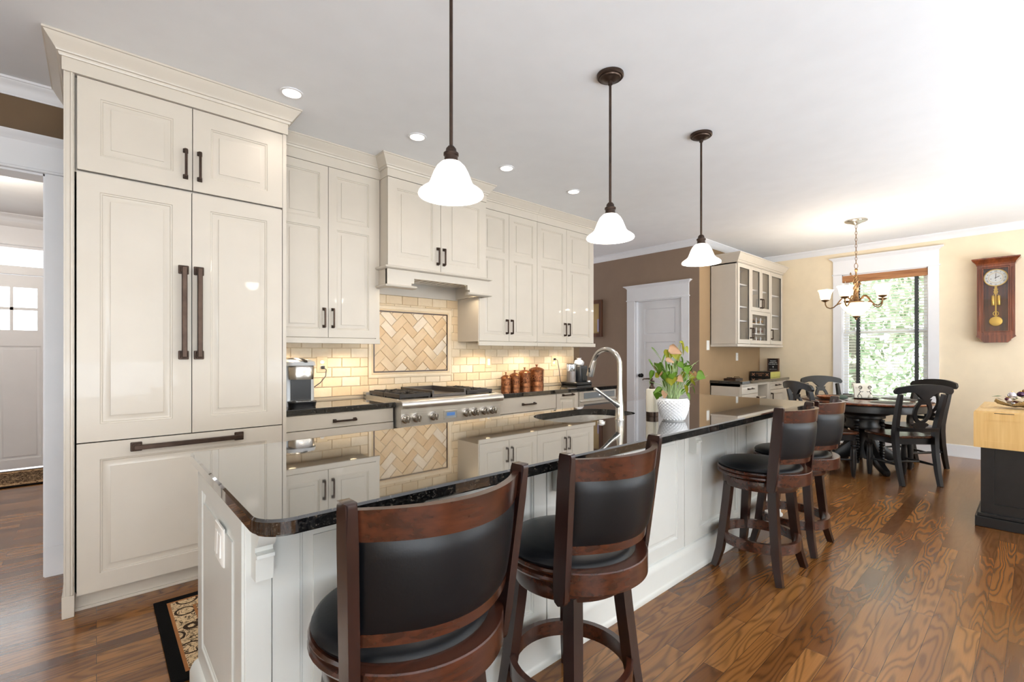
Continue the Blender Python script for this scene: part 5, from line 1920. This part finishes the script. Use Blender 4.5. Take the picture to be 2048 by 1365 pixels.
mb.lathe([(.001, 2.245), (.012, 2.243), (.018, 2.228), (.010, 2.215), (.008, 2.19), (.012, 2.15), (.020, 2.08), (.024, 2.0), (.020, 1.93), (.026, 1.905), (.034, 1.89), (.05, 1.875), (.075, 1.868), (.075, 1.860), (.001, 1.858)], (*c, 0), 24)
rk = random.Random(2)
for k in range(3):
    pts = []
    for j in range(16):
        a = j * .55 + k * 2.1
        r = .018 + .010 * sin(j / 15 * pi)
        pts.append((c[0] + r * cos(a), c[1] + r * sin(a), 1.90 + .27 * j / 15))
    mb.tube(pts, .0045, 6)
for a, zz in ((2.4, 2.17), (.4, 2.12), (4.0, 2.05)):
    mb.tube([(c[0], c[1], zz - .06), (c[0] + .03 * cos(a), c[1] + .03 * sin(a), zz - .02), (c[0] + .06 * cos(a), c[1] + .06 * sin(a), zz + .01)], [.004, .004, .002], 6)
    mb.lathe([(.001, zz + .0), (.010, zz + .01), (.001, zz + .035)], (c[0] + .062 * cos(a), c[1] + .062 * sin(a), 0), 10)
mb.build('stem', ABR, chd)
AMB = NT('amber_lit_glass')
tcn = AMB.noise(AMB.coord(), 14, 3, .5, .6)
AMB.link(AMB.ramp(tcn, [(.3, lin((255, 214, 150))), (.65, lin((255, 240, 212)))]), AMB.b.inputs['Emission Color'])
AMB.b.inputs['Base Color'].default_value = (.9, .82, .66, 1)
AMB.b.inputs['Emission Strength'].default_value = 1.7
AMB.set(Roughness=.3)
AMBER = AMB.m
for k in range(5):
    a = radians(100 + 72 * k)
    ca, sa = cos(a), sin(a)
    def ap(r, z):
        return (c[0] + r * ca, c[1] + r * sa, z)
    mb = MB()
    mb.tube([ap(.03, 1.875), ap(.06, 1.905), ap(.09, 1.93), ap(.12, 1.925), ap(.15, 1.89), ap(.18, 1.845), ap(.21, 1.815), ap(.245, 1.805), ap(.275, 1.82), ap(.29, 1.85), ap(.292, 1.885)], [.008, .008, .0075, .007, .007, .0065, .0065, .0065, .0065, .0065, .007], 10)
    mb.tube([ap(.19, 1.835), ap(.165, 1.85), ap(.145, 1.855), ap(.13, 1.85)], [.006, .005, .009, .001], 8)
    arm = mb.build('arm', ABR, chd)
    e = ap(.292, 0)
    mb = MB(); mb.lathe([(.001, 1.882), (.012, 1.882), (.034, 1.894), (.042, 1.902), (.040, 1.907), (.001, 1.907)], e, 20); mb.build('cup', ABR, arm)
    mb = MB()
    rows = []
    for z, r, fl in ((1.907, .040, 0), (1.925, .050, 0), (1.955, .056, 0), (1.985, .062, .05), (2.01, .071, .12), (2.022, .080, .2)):
        rows.append([(e[0] + r * (1 + fl * .5 * cos(5 * q)) * cos(q), e[1] + r * (1 + fl * .5 * cos(5 * q)) * sin(q), z) for q in [2 * pi * j / 40 for j in range(40)]])
    rows += [[(e[0] + (p[0] - e[0]) * .94, e[1] + (p[1] - e[1]) * .94, p[2] + .001) for p in r] for r in reversed(rows)]
    mb.grid(rows, closed_u=True)
    mb.build('shade', AMBER, arm)
    point('chandelier_light', (e[0] - c[0], e[1] - c[1], 2.03), 5.5, (1, .87, .72), .035, chd)
mb = MB()
mb.lathe([(.145, 1.848), (.150, 1.842), (.142, 1.82), (.118, 1.785), (.085, 1.745), (.045, 1.712), (.018, 1.70), (.001, 1.699)], (*c, 0), 40, cap=False); mb.build('bowl', AMBER, chd)
mb = MB(); mb.lathe([(.001, 1.705), (.034, 1.703), (.028, 1.69), (.012, 1.68), (.014, 1.672), (.006, 1.655), (.001, 1.652)], (*c, 0), 20); mb.build('finial', ABR, chd)

# ------------------------------------------------------------------ window blind
bl = thing('window_blind', 'wooden venetian blind with dark tapes in the dining window', 'blind', (XW, 1.376, 2.3))
BAM = wood('bamboo_valance', (140, 88, 50), (196, 140, 92), .5, 'Y', 2.0, 0, 14, .7)
mb = MB(); mb.box(XW - .006, XW + .055, WY0 + .004, WY1 - .004, 2.283, 2.378, .003)
for k in range(6):
    mb.box(XW - .009, XW - .0055, WY0 + .004, WY1 - .004, 2.288 + k * .015, 2.297 + k * .015)
mb.build('valance', BAM, bl)
SLAT = paint('pale_slat', (242, 238, 230), .5)
mb = MB()
z = .70
while z < 2.275:
    mb.box(XW + .006, XW + .052, WY0 + .016, WY1 - .016, z - .0015, z + .0015, rot=(Matrix.Rotation(radians(9), 3, 'Y'), (XW + .029, 0, z)))
    z += .0395
mb.build('slats', SLAT, bl)
TAPE = paint('charcoal_tape', (60, 62, 62), .8)
for y in (1.655, 1.03):
    mb = MB(); mb.box(XW + .0035, XW + .0055, y - .019, y + .019, .672, 2.285); mb.box(XW + .053, XW + .055, y - .019, y + .019, .672, 2.285)
    mb.build('ladder_tape', TAPE, bl)
mb = MB(); mb.box(XW + .006, XW + .052, WY0 + .016, WY1 - .016, .664, .684, .003); mb.build('bottom_rail', SLAT, bl)
mb = MB()
for y in (1.80, 1.795):
    mb.tube([(XW - .012, y, 2.30), (XW - .012, y, 1.60)], .0015, 6)
mb.lathe([(.001, 1.56), (.006, 1.562), (.007, 1.59), (.002, 1.61), (.001, 1.61)], (XW - .012, 1.797, 0), 10); mb.build('cord', PAPER, bl)
bx = thing('box', 'small black box standing on the dining window sill', 'box', (XW - .045, 1.76, WZ0))
mb = MB(); mb.box(XW - .064, XW - .01, 1.71, 1.815, WZ0 + .0005, WZ0 + .05, .003); mb.build('body', BLACKP, bx)

# ------------------------------------------------------------------ wall clock
ck = thing('wall_clock', 'mahogany pendulum wall clock with a white dial right of the window', 'clock', (XW, .31, 1.37))
MAH = wood('mahogany', (78, 36, 18), (146, 76, 42), .3, 'Z', 1.4, .5, 18, .6)
ky0, ky1, kz0, kz1 = .155, .465, 1.49, 2.325
f = W(XW - .0005)
mb = MB()
mb.box(XW - .02, XW - .001, ky0, ky1, kz0, kz1)
mb.frame(ky0, ky1, kz0, kz1, .042, f, .02, .125, .035, .035)
for y in (ky0 + .014, ky1 - .026):
    mb.box(XW - .132, XW - .124, y, y + .012, kz0 + .05, kz1 - .05, .003)
mb.frame(ky0 + .045, ky1 - .045, kz0 + .04, kz1 - .04, .010, f, .118, .13)
mb.build('case', MAH, ck)
mb = MB()
mb.sweep([(XW - .001, ky1), (XW - .125, ky1), (XW - .125, ky0), (XW - .001, ky0)], [(0, kz1 - .01), (.006, kz1 - .005), (.008, kz1 + .01), (.022, kz1 + .03), (.04, kz1 + .052), (.044, kz1 + .056), (.044, kz1 + .07), (0, kz1 + .07)])
mb.box(XW - .13, XW - .001, ky0 + .001, ky1 - .001, kz1, kz1 + .069); mb.build('cornice', MAH, ck)
mb = MB()
mb.prism([(ky0, kz0), (ky0 - .006, kz0 - .004), (ky0 - .006, kz0 - .014), (ky0 + .012, kz0 - .03), (ky0 + .03, kz0 - .045), (ky0 + .034, kz0 - .06), (ky0 + .06, kz0 - .085), (ky1 - .06, kz0 - .085), (ky1 - .034, kz0 - .06), (ky1 - .03, kz0 - .045), (ky1 - .012, kz0 - .03), (ky1 + .006, kz0 - .014), (ky1 + .006, kz0 - .004), (ky1, kz0)], f, .001, .12)
mb.build('base', MAH, ck)
ym = (ky0 + ky1) / 2
fd = lambda a, b, d: (XW - .085 - d, ym - a, 2.165 + b)
def disc(mb, r0, r1, d0, d1, cx=0, cz=0, n=48):
    rows = [[fd(cx + r * cos(2 * pi * i / n), cz + r * sin(2 * pi * i / n), d) for i in range(n)] for r, d in ((max(r0, .0005), d0), (r1, d0), (r1, d1), (max(r0, .0005), d1))]
    mb.grid(rows, closed_u=True, closed_v=r0 > .001)
    if r0 <= .001:
        mb.face(rows[0]); mb.face(rows[3])
mb = MB(); disc(mb, 0, .094, 0, .004); dl = mb.build('dial', paint('enamel_dial', (236, 236, 232), .3), ck)
mb = MB(); disc(mb, .092, .100, .0005, .012); mb.build('bezel', GOLD, ck)
mb = MB(); disc(mb, .058, .061, .0042, .0048); mb.build('chapter_ring', GOLD, dl)
for i, s_ in enumerate(('XII', 'I', 'II', 'III', 'IIII', 'V', 'VI', 'VII', 'VIII', 'IX', 'X', 'XI')):
    a = i * pi / 6
    def pl_(x, y, d, a=a):
        X_, Y_ = x * cos(-a) - (y + .0765) * sin(-a), x * sin(-a) + (y + .0765) * cos(-a)
        return fd(X_, Y_, .0044 + d)
    text_mesh('numeral', s_, .020, INK, dl, pl_, .0008)
def hand(a, L, w):
    mb = MB()
    P2 = [(-w, -.012), (w, -.012), (w, L * .7), (0, L), (-w, L * .7)]
    mb.prism([(x * cos(-a) - y * sin(-a), x * sin(-a) + y * cos(-a)) for x, y in P2], fd, .0055, .0068)
    return mb.build('hand', INK, dl)
hand(radians(2), .062, .0022); hand(radians(62), .042, .0026)
mb = MB()
for hx, hz in ((-.04, -.012), (.04, -.012), (0, -.03)):
    disc(mb, 0, .004, .0042, .0055, hx, hz, 12)
mb.build('winding_holes', INK, dl)
for s_ in (-.024, .024):
    mb = MB(); mb.lathe([(.001, 1.84), (.014, 1.84), (.0165, 1.843), (.0165, 1.953), (.014, 1.956), (.001, 1.956)], (XW - .09, ym + s_, 0), 24)
    mb.tube([(XW - .09, ym + s_, 1.956), (XW - .09, ym + s_ * .5, 1.975), (XW - .09, ym + s_ * .3, 2.07)], .002, 6)
    mb.build('weight', GOLD, ck)
mb = MB()
mb.box(XW - .078, XW - .072, ym - .006, ym + .006, 1.70, 2.07)
disc2 = [[(XW - .075 - d, ym + r * cos(q), 1.655 + r * sin(q)) for q in [2 * pi * j / 40 for j in range(40)]] for r, d in ((.001, -.004), (.054, -.002), (.057, 0), (.054, .004), (.03, .008), (.001, .009))]
mb.grid(disc2, closed_u=True)
mb.tube([(XW - .078, ym + .022 * sin(q), 1.745 + .026 * cos(q)) for q in [2 * pi * j / 24 for j in range(24)]], .004, 6, closed=True)
mb.tube([(XW - .08, ym + .016 * sin(q), 2.0 + .02 * cos(q)) for q in [2 * pi * j / 24 for j in range(24)]], .004, 6, closed=True)
mb.box(XW - .084, XW - .078, ym - .02, ym + .02, 2.025, 2.034)
mb.build('pendulum', GOLD, ck)
mb = MB(); mb.box(XW - .118, XW - .115, ky0 + .05, ky1 - .05, kz0 + .045, kz1 - .045); mb.build('glass', CLOCKGLASS, ck)

# ------------------------------------------------------------------ glass-fronted bar cabinet
UX0, UX1, UY = 6.235, 7.87, 2.585
uc = thing('wall_cabinet', 'cream glass-fronted bar cabinet with a wine rack on the tan wall', 'cabinet', (7.05, 2.8, 1.37))
mb = MB()
mb.box(UX0, UX0 + .02, UY + .02, YC - .002, 1.375, 2.48)
mb.box(UX1 - .02, UX1, UY + .02, YC - .002, 1.375, 2.48)
mb.box(UX0, UX1, UY + .02, YC - .002, 1.385, 1.405)
mb.box(UX0, UX1, UY + .02, YC - .002, 2.46, 2.48)
mb.box(6.672, 6.690, UY + .02, YC - .01, 1.40, 2.46); mb.box(7.36, 7.378, UY + .02, YC - .01, 1.40, 2.46)
mb.box(6.69, 7.36, UY + .02, YC - .01, 1.845, 1.863)
mb.build('carcass', CREAM, uc)
mb = MB(); mb.box(UX0, UX1, YC - .012, YC - .002, 1.385, 2.48); mb.build('back_panel', WHITE, uc)  # white in place of cream, so the dim interior looks brighter lit
mb = MB(); mb.box(UX0 - .004, UX1 + .004, UY - .006, YC - .002, 1.368, 1.402, .002); mb.build('light_rail', CREAM, uc)
mb = MB(); mb.box(UX0 - .004, UX1 + .004, UY - .004, YC - .002, 2.476, 2.50); mb.build('frieze', CREAM, uc)
mb = MB(); mb.sweep([(UX0 - .004, YC - .002), (UX0 - .004, UY - .004), (UX1 + .004, UY - .004), (UX1 + .004, YC - .002)], [(o, 2.485 + (z) * 1.2) for o, z in CP]); mb.build('crown_molding', CREAM, uc)
f = S(UY + .02)
def gdoor(a0, a1, b0, b1, hx, hz0, hz1, w=.055):
    mb = MB(); mb.frame(a0, a1, b0, b1, w, f, 0, .02)
    mb.frame(a0 + w - .006, a1 - w + .006, b0 + w - .006, b1 - w + .006, .006, f, .004, .014)
    d = mb.build('door', CREAM, uc)
    mb = MB(); mb.box(a0 + w - .004, a1 - w + .004, UY + .009, UY + .012, b0 + w - .004, b1 - w + .004); mb.build('pane', CABGLASS, d)
    pull(S(UY), hx, hz0, hx, hz1, BRONZE, d, .011, .034)
gdoor(6.255, 6.672, 1.41, 2.472, 6.645, 1.49, 1.62)
gdoor(6.676, 7.023, 1.868, 2.472, 6.995, 1.92, 2.04, .05)
gdoor(7.027, 7.372, 1.868, 2.472, 7.055, 1.92, 2.04, .05)
gdoor(7.376, 7.862, 1.41, 2.472, 7.405, 1.49, 1.62)
gdoor(6.676, 7.30, 1.41, 1.864, 6.702, 1.49, 1.62, .05)
mb = MB(); mb.box(7.302, 7.372, UY + .002, UY + .02, 1.41, 1.864); mb.build('filler', CREAM, uc)
for x0, x1, zs in ((6.255, 6.672, (1.71, 1.90, 2.20)), (6.69, 7.36, (2.16, )), (7.378, 7.85, (1.64, 1.84, 2.14))):
    for z in zs:
        mb = MB(); mb.box(x0, x1, UY + .05, YC - .013, z, z + .016); mb.build('shelf', WHITE, uc)
# wine rack: boards with scalloped cradles
for z in (1.425, 1.56, 1.70):
    mb = MB(); mb.box(6.70, 7.345, UY + .05, UY + .25, z - .012, z); 
    for k in range(5):
        x = 6.70 + k * .155
        mb.tube([(x, UY + .06, z), (x, UY + .06, z + .075), (x + .0, UY + .06, z + .09)], [.010, .010, .004], 8)
    mb.build('rack_shelf', WHITE, uc)
CAPS = {'dark': paint('dark_capsule', (38, 30, 40), .35), 'red': paint('red_capsule', (112, 34, 28), .35), 'amber': paint('amber_glass', (196, 132, 36), .2), 'yellow': paint('yellow_capsule', (206, 170, 70), .35)}
rowsW = [('bottom', 1.425, ('yellow', 'dark', 'red', 'dark')), ('middle', 1.56, ('dark', 'red', 'dark', 'red')), ('top', 1.70, ('dark', None, 'dark', 'amber'))]
ORD = ('leftmost', 'second from the left', 'third from the left', 'rightmost')
for rn, z, cs in rowsW:
    for k, cc in enumerate(cs):
        if cc is None:
            continue
        x = 6.78 + k * .155
        o = thing('wine_bottle', f'{cc}-necked wine bottle lying in the {rn} row of the rack, {ORD[k]}', 'wine bottle', (x, 2.75, z), 0, 'wine bottles in the rack')
        mb = MB()
        mb.lathe([(.001, 0), (.036, 0), (.038, .006), (.038, .15), (.034, .17), (.018, .20), (.001, .2)], (0, 0, 0), 20, 'Z')
        for v in mb.bm.verts:
            a, b, d = v.co
            v.co = (x + a, UY + .345 - d, z + .041 + b)
        mb.build('body', paint('bottle_glass_' + cc, {'dark': (20, 26, 20), 'red': (60, 18, 18), 'amber': (180, 120, 30), 'yellow': (150, 130, 60)}[cc], .1), o)
        mb = MB()
        mb.lathe([(.001, .185), (.017, .19), (.015, .21), (.0145, .275), (.016, .276), (.016, .284), (.001, .285)], (0, 0, 0), 16, 'Z')
        for v in mb.bm.verts:
            a, b, d = v.co
            v.co = (x + a, UY + .345 - d, z + .041 + b)
        mb.build('neck', CAPS[cc], o)
# glassware
def goblet(mb, x, y, z, s):
    mb.lathe([(.001, z), (.032 * s, z), (.03 * s, z + .004), (.005, z + .010), (.004, z + .07 * s), (.018 * s, z + .085 * s), (.036 * s, z + .12 * s), (.034 * s, z + .165 * s), (.030 * s, z + .18 * s)], (x, y, 0), 16, cap=False)
def tumbler(mb, x, y, z, s):
    mb.lathe([(.001, z), (.028 * s, z), (.034 * s, z + .09 * s), (.032 * s, z + .09 * s), (.027 * s, z + .006), (.001, z + .006)], (x, y, 0), 16, cap=False)
g = 0
DOORW = {'left': (6.34, 6.46, 6.58), 'right': (7.46, 7.58, 7.70)}
for side, zs in (('left', ((1.4055, 'bottom'), (1.7165, 'second'), (1.9165, 'third'), (2.2165, 'top'))), ('right', ((1.4055, 'bottom'), (1.6565, 'second'), (1.8565, 'third'), (2.1565, 'top')))):
    for z, nm in zs:
        for k, x in enumerate(DOORW[side]):
            kind = 'wine_glass' if nm in ('second', 'third') else 'tumbler'
            mb = MB()
            (goblet if kind == 'wine_glass' else tumbler)(mb, x, 2.74, z + .0006, .85)
            o = mb.build(kind, CLEAR)
            pos = ('left end', 'middle', 'right end')[k]
            tag(o, f'clear {kind.replace("_", " ")} at the {pos} of the {nm} shelf behind the {side} glass door of the bar cabinet', 'glass', 'glassware in the bar cabinet')
            o['label'] = f'clear {kind.replace("_", " ")} behind the bar cabinet\'s {side} glass door, {nm} shelf, {pos}'
for x, z, lab, m in ((6.80, 1.8636, 'white mug behind the middle glass doors of the bar cabinet, left end', WHITE), (6.92, 1.8636, 'pale mug behind the middle glass doors of the bar cabinet, beside the white mug', PAPER)):
    o = thing('mug', lab, 'mug', (x, 2.72, z))
    mb = MB(); mb.lathe([(.001, z), (.036, z), (.038, z + .09), (.034, z + .09), (.032, z + .008), (.001, z + .008)], (x, 2.72, 0), 20, cap=False); mb.build('body', m, o)
    mb = MB(); mb.tube([(x - .036, 2.72, z + .075), (x - .058, 2.72, z + .065), (x - .058, 2.72, z + .03), (x - .036, 2.72, z + .02)], .005, 8); mb.build('handle', m, o)
o = thing('cocktail_shaker', 'grey metal shaker on the top shelf behind the middle glass doors', 'shaker', (6.84, 2.76, 2.1766))
mb = MB(); mb.lathe([(.001, 2.177), (.035, 2.177), (.04, 2.28), (.03, 2.30), (.018, 2.33), (.001, 2.335)], (6.84, 2.76, 0), 20); mb.build('body', CHROME, o)

# ------------------------------------------------------------------ bar base cabinet
BX0, BX1, BY = 6.235, 7.915, 2.535
bc = thing('base_cabinet', 'cream bar base cabinet with drawers and an open cubby on the tan wall', 'cabinet', (7.05, 2.75, 0))
mb = MB()
mb.box(BX0, BX0 + .02, BY + .02, YC - .002, 0, .875); mb.box(BX1 - .02, BX1, BY + .02, YC - .002, 0, .875)
mb.box(6.775, 6.795, BY + .02, YC - .002, .1, .875); mb.box(7.12, 7.22, BY + .004, YC - .002, .1, .875)
mb.box(BX0, BX1, YC - .012, YC - .002, .1, .875)
mb.box(BX0, BX1, BY + .02, YC - .002, .84, .875); mb.box(BX0, BX1, BY + .02, YC - .002, .10, .12); mb.box(BX0, BX1, BY + .07, BY + .09, 0, .1)
mb.box(6.795, 7.12, BY + .02, YC - .002, .655, .672)
mb.box(6.795, 7.12, BY + .004, BY + .02, .845, .875)
mb.build('carcass', CREAM, bc)
f = S(BY + .022)
for nm, a0, a1, b0, b1, h in (('drawer', 6.25, 6.775, .74, .868, (6.44, .805, 6.58, .805)), ('door', 6.25, 6.775, .11, .735, (6.74, .56, 6.74, .68)), ('drawer', 7.222, 7.79, .755, .868, (7.43, .815, 7.57, .815)), ('door', 7.222, 7.79, .11, .75, (7.26, .58, 7.26, .70))):
    mb = MB()
    raised_panel(mb, f, a0, a1, b0, b1, .022, stile=.02 if nm == 'drawer' else .055)
    d = mb.build(nm, CREAM, bc); pull(S(BY), *h, BRONZE, d, .012, .034)
mb = MB(); mb.box(7.792, BX1, BY + .004, BY + .02, .1, .875); mb.build('filler', CREAM, bc)
mb = MB(); slab(mb, [(BX0 - .015, BY - .02), (7.945, BY - .02), (7.945, YC - .002), (BX0 - .015, YC - .002)], .876, .914); o = mb.build('worktop', GRANITE); tag(o, 'black granite worktop of the bar under the glass-fronted cabinet', 'worktop')
o = thing('candle_jar', 'white jar with a dark label in the open cubby of the bar cabinet', 'jar', (6.86, 2.66, .673))
mb = MB(); mb.lathe([(.001, .673), (.04, .673), (.04, .78), (.03, .80), (.001, .80)], (6.86, 2.66, 0), 20); mb.build('body', WHITE, o)
mb = MB(); mb.lathe([(.0405, .70), (.0405, .755)], (6.86, 2.66, 0), 20, cap=False); mb.build('wrapper', BLACKP, o)
o = thing('basket', 'pale woven basket in the open cubby of the bar cabinet', 'basket', (7.0, 2.72, .673))
mb = MB(); mb.lathe([(.001, .673), (.07, .673), (.085, .75), (.08, .75), (.068, .68), (.001, .68)], (7.0, 2.72, 0), 24); mb.build('weave', paint('pale_wicker', (206, 186, 160), .8, bump=.8, bscale=90), o)
# tray, game box and framed sign
o = thing('tray', 'low dark metal tray with handles on the bar worktop', 'tray', (6.62, 2.80, .9145))
mb = MB(); mb.box(6.50, 6.74, 2.72, 2.88, .9145, .920)
mb.frame(6.50, 6.74, 2.72, 2.88, .004, lambda a, b, d: (a, b, d), .920, .932)
for x in (6.505, 6.735):
    mb.tube([(x, 2.76, .93), (x, 2.765, .945), (x, 2.835, .945), (x, 2.84, .93)], .004, 8)
mb.build('dish', BRONZE, o)
gb = thing('game_box', 'long black lettered box with a yellow-green end on the bar worktop', 'box', (7.7, 2.77, .9145))
mb = MB(); mb.box(7.50, 7.90, 2.630, 2.915, .9145, 1.000); mb.build('lid', BLACKP, gb)
mb = MB(); mb.box(7.505, 7.895, 2.6285, 2.6299, .9155, .999); mb.build('end_panel', paint('yellow_green_card', (206, 200, 112), .6), gb)
fb = lambda cy, cz: (lambda x, y, d: (7.4995 - d, cy - x, cz + y))
LET = paint('copper_lettering', (190, 140, 108), .5)
text_mesh('lettering', 'COUNTRY\nFAIR', .026, LET, gb, fb(2.772, .958), .0006, spacing=1.05)
for cy in (2.87, 2.675):
    mb = MB()
    for k in range(4):
        a = k * pi / 2 + pi / 4
        P2 = [(0, 0), (.010 * cos(a - .5), .010 * sin(a - .5)), (.026 * cos(a - .2), .026 * sin(a - .2)), (.029 * cos(a), .029 * sin(a)), (.026 * cos(a + .2), .026 * sin(a + .2)), (.010 * cos(a + .5), .010 * sin(a + .5))]
        mb.prism(P2, fb(cy, .958), .0002, .001)
    mb.build('ornament', LET, gb)
sg = thing('framed_sign', 'small black framed sign with white lettering standing on the game box', 'sign', (7.84, 2.70, 1.0))
y0, y1, z0, z1 = 2.625, 2.785, 1.0005, 1.200
f = W(7.86)
mb = MB(); mb.frame(y0, y1, z0, z1, .012, f, 0, .045); mb.build('frame', wood('sign_frame_wood', (60, 40, 30), (110, 78, 58), .5, 'Z'), sg)
mb = MB(); mb.box(7.83, 7.855, y0 + .01, y1 - .01, z0 + .01, z1 - .01); pn = mb.build('panel', INK, sg)
fs = lambda cz: (lambda x, y, d: (7.8295 - d, 2.705 - x, cz + y))
WL = paint('white_lettering', (232, 232, 228), .6)
text_mesh('lettering', 'THE BEST\nWINES ARE\nTHE ONES WE', .0215, WL, pn, fs(1.134), .0006, spacing=1.2)
text_mesh('small_lettering', 'DRINK WITH FRIENDS', .0105, WL, pn, fs(1.030), .0006)
mb = MB(); mb.prism([(-.004, -.012), (.004, -.012), (.002, -.006), (.001, .002), (.008, .008), (.008, .016), (-.008, .016), (-.008, .008), (-.001, .002), (-.002, -.006)], lambda a, b, d: fs(1.062)(a, b, d), .0002, .001); mb.build('glass_emblem', WL, pn)

# ------------------------------------------------------------------ wood topped cart at the right
ct = thing('kitchen_cart', 'black kitchen cart with a pale wood drop-leaf top at the right edge', 'cart', (5.3, -.2, 0))
PINE = wood('pale_rubberwood', (206, 160, 92), (232, 196, 132), .4, 'Z', 1.2, .1, 14, .5)
PINEX = wood('pale_rubberwood_top', (210, 166, 100), (236, 202, 142), .35, 'X', 1.2, .1, 14, .5)
CX0, CY1 = 4.86, .302
mb = MB(); mb.box(CX0 + .07, 5.70, -.95, CY1 - .03, .10, .81)
mb.frame(-.95, CY1 - .03, .10, .81, .07, W(CX0 + .07), 0, .012)
mb.build('body', BLK, ct)
mb = MB(); mb.box(CX0 + .018, 5.75, -1.0, CY1 - .001, 0.0, .075, .004)
mb.box(CX0 + .032, 5.74, -.99, CY1 - .012, .075, .10, .004); mb.build('plinth', BLK, ct)
mb = MB(); mb.box(CX0 + .026, 5.86, -1.0, CY1, .815, .853, .003); mb.box(CX0 + .03, CX0 + .1, -1.0, CY1 + .0005, .817, .8535)
mb.build('top', PINEX, ct)
mb = MB(); mb.box(CX0, CX0 + .022, -1.0, CY1 + .004, .588, .848, .002); 
for a0, a1, b0, b1 in ((-.99, CY1 - .045, .60, .612),):
    pass
mb.frame(-1.0, CY1 + .004, .588, .842, .052, W(CX0), 0, .0025); mb.build('drop_leaf', PINE, ct)
for y in (.20, -.25, -.70):
    mb = MB(); mb.box(CX0 - .0035, CX0 + .0005, y - .10, y + .0, .842, .846); mb.build('hinge', BLACKM, ct)

# festive arrangement on the cart
LEO = NT('speckled_ribbon')
vo = LEO.new('ShaderNodeTexVoronoi', i_Scale=120.0); LEO.link(LEO.coord(), vo.inputs['Vector'])
LEO.link(LEO.mix(LEO.math('LESS_THAN', vo.outputs['Distance'], .32), lin((206, 184, 144)), lin((74, 52, 44))), LEO.b.inputs['Base Color'])
LEO.set(Roughness=.6)
fw = thing('ribbon_arrangement', 'speckled ribbon arrangement with burgundy and cream leaves on the cart', 'decoration', (5.3, .09, .854))
cx, cy = 5.30, .085
mb = MB()
for ang, L, zt in ((2.3, .16, .06), (1.2, .13, .05), (3.3, .15, .05), (4.3, .15, .06), (5.4, .14, .05), (.2, .13, .05)):
    d = Vector((cos(ang), sin(ang), 0)); n_ = Vector((-d.y, d.x, 0))
    rows = []
    for s_, h, w in ((.02, .01, .03), (.35, .02, .05), (.65, .03, .055), (.85, .05, .045), (1.0, .07, .006)):
        p = Vector((cx, cy, .8545)) + d * L * s_ + Vector((0, 0, h * zt / .06))
        rows.append([p - n_ * w, p + Vector((0, 0, .008)), p + n_ * w])
    mb.grid(rows)
bmesh.ops.solidify(mb.bm, geom=mb.bm.faces[:], thickness=.002)
mb.build('ribbon', LEO.m, fw)
rk = random.Random(9)
for nm, mt, n_, zz in (('burgundy_leaves', paint('burgundy_satin', (96, 32, 44), .4), 7, .90), ('cream_leaves', paint('cream_satin', (222, 206, 176), .4), 9, .91), ('green_leaves', paint('green_satin', (84, 112, 56), .5), 6, .895)):
    mb = MB()
    for k in range(n_):
        a = rk.uniform(0, 2 * pi); r = rk.uniform(.02, .09)
        p = Vector((cx + r * cos(a), cy + r * sin(a), zz + rk.uniform(-.01, .05)))
        d = Vector((cos(a), sin(a), rk.uniform(-.2, .5))).normalized() * .06
        n2 = Vector((-d.y, d.x, .01)).normalized() * .018
        mb.grid([[p, p, p], [p + d * .4 - n2, p + d * .4 + Vector((0, 0, .006)), p + d * .4 + n2], [p + d, p + d, p + d]])
    bmesh.ops.remove_doubles(mb.bm, verts=mb.bm.verts[:], dist=.0005)
    mb.build(nm, mt, fw)
BAUB = [(-.02, .035, .955, .026, 'large silver glass ball at the top left of the arrangement on the cart', (206, 200, 206)), (-.03, .052, .915, .018, 'small pearl ball under the large silver ball on the cart', (220, 204, 198)),
        (-.035, .062, .925, .014, 'small plum ball behind the pearl ball on the cart', (92, 52, 62)), (.0, -.01, .965, .022, 'dark plum ball at the top right of the arrangement on the cart', (70, 46, 66)),
        (-.03, .03, .895, .012, 'tiny glittering silver ball low in the arrangement on the cart', (214, 214, 222)), (.02, -.03, .985, .018, 'bronze ball at the very top of the arrangement on the cart', (150, 104, 66))]
for dx, dy, z, r, lab, col in BAUB:
    o = thing('ornament_ball', lab, 'ornament', (cx + dx, cy + dy, z), 0, 'ornament balls on the cart')
    mb = MB(); mb.lathe([(max(.0005, r * sin(pi * i / 14)), z - r * cos(pi * i / 14)) for i in range(15)], (cx + dx, cy + dy, 0), 24); mb.build('ball', paint('ball_gloss', col, .18, .7), o)
    mb = MB(); mb.lathe([(.001, z + r), (.004, z + r), (.004, z + r + .005), (.001, z + r + .005)], (cx + dx, cy + dy, 0), 10); mb.build('cap', GOLD, o)
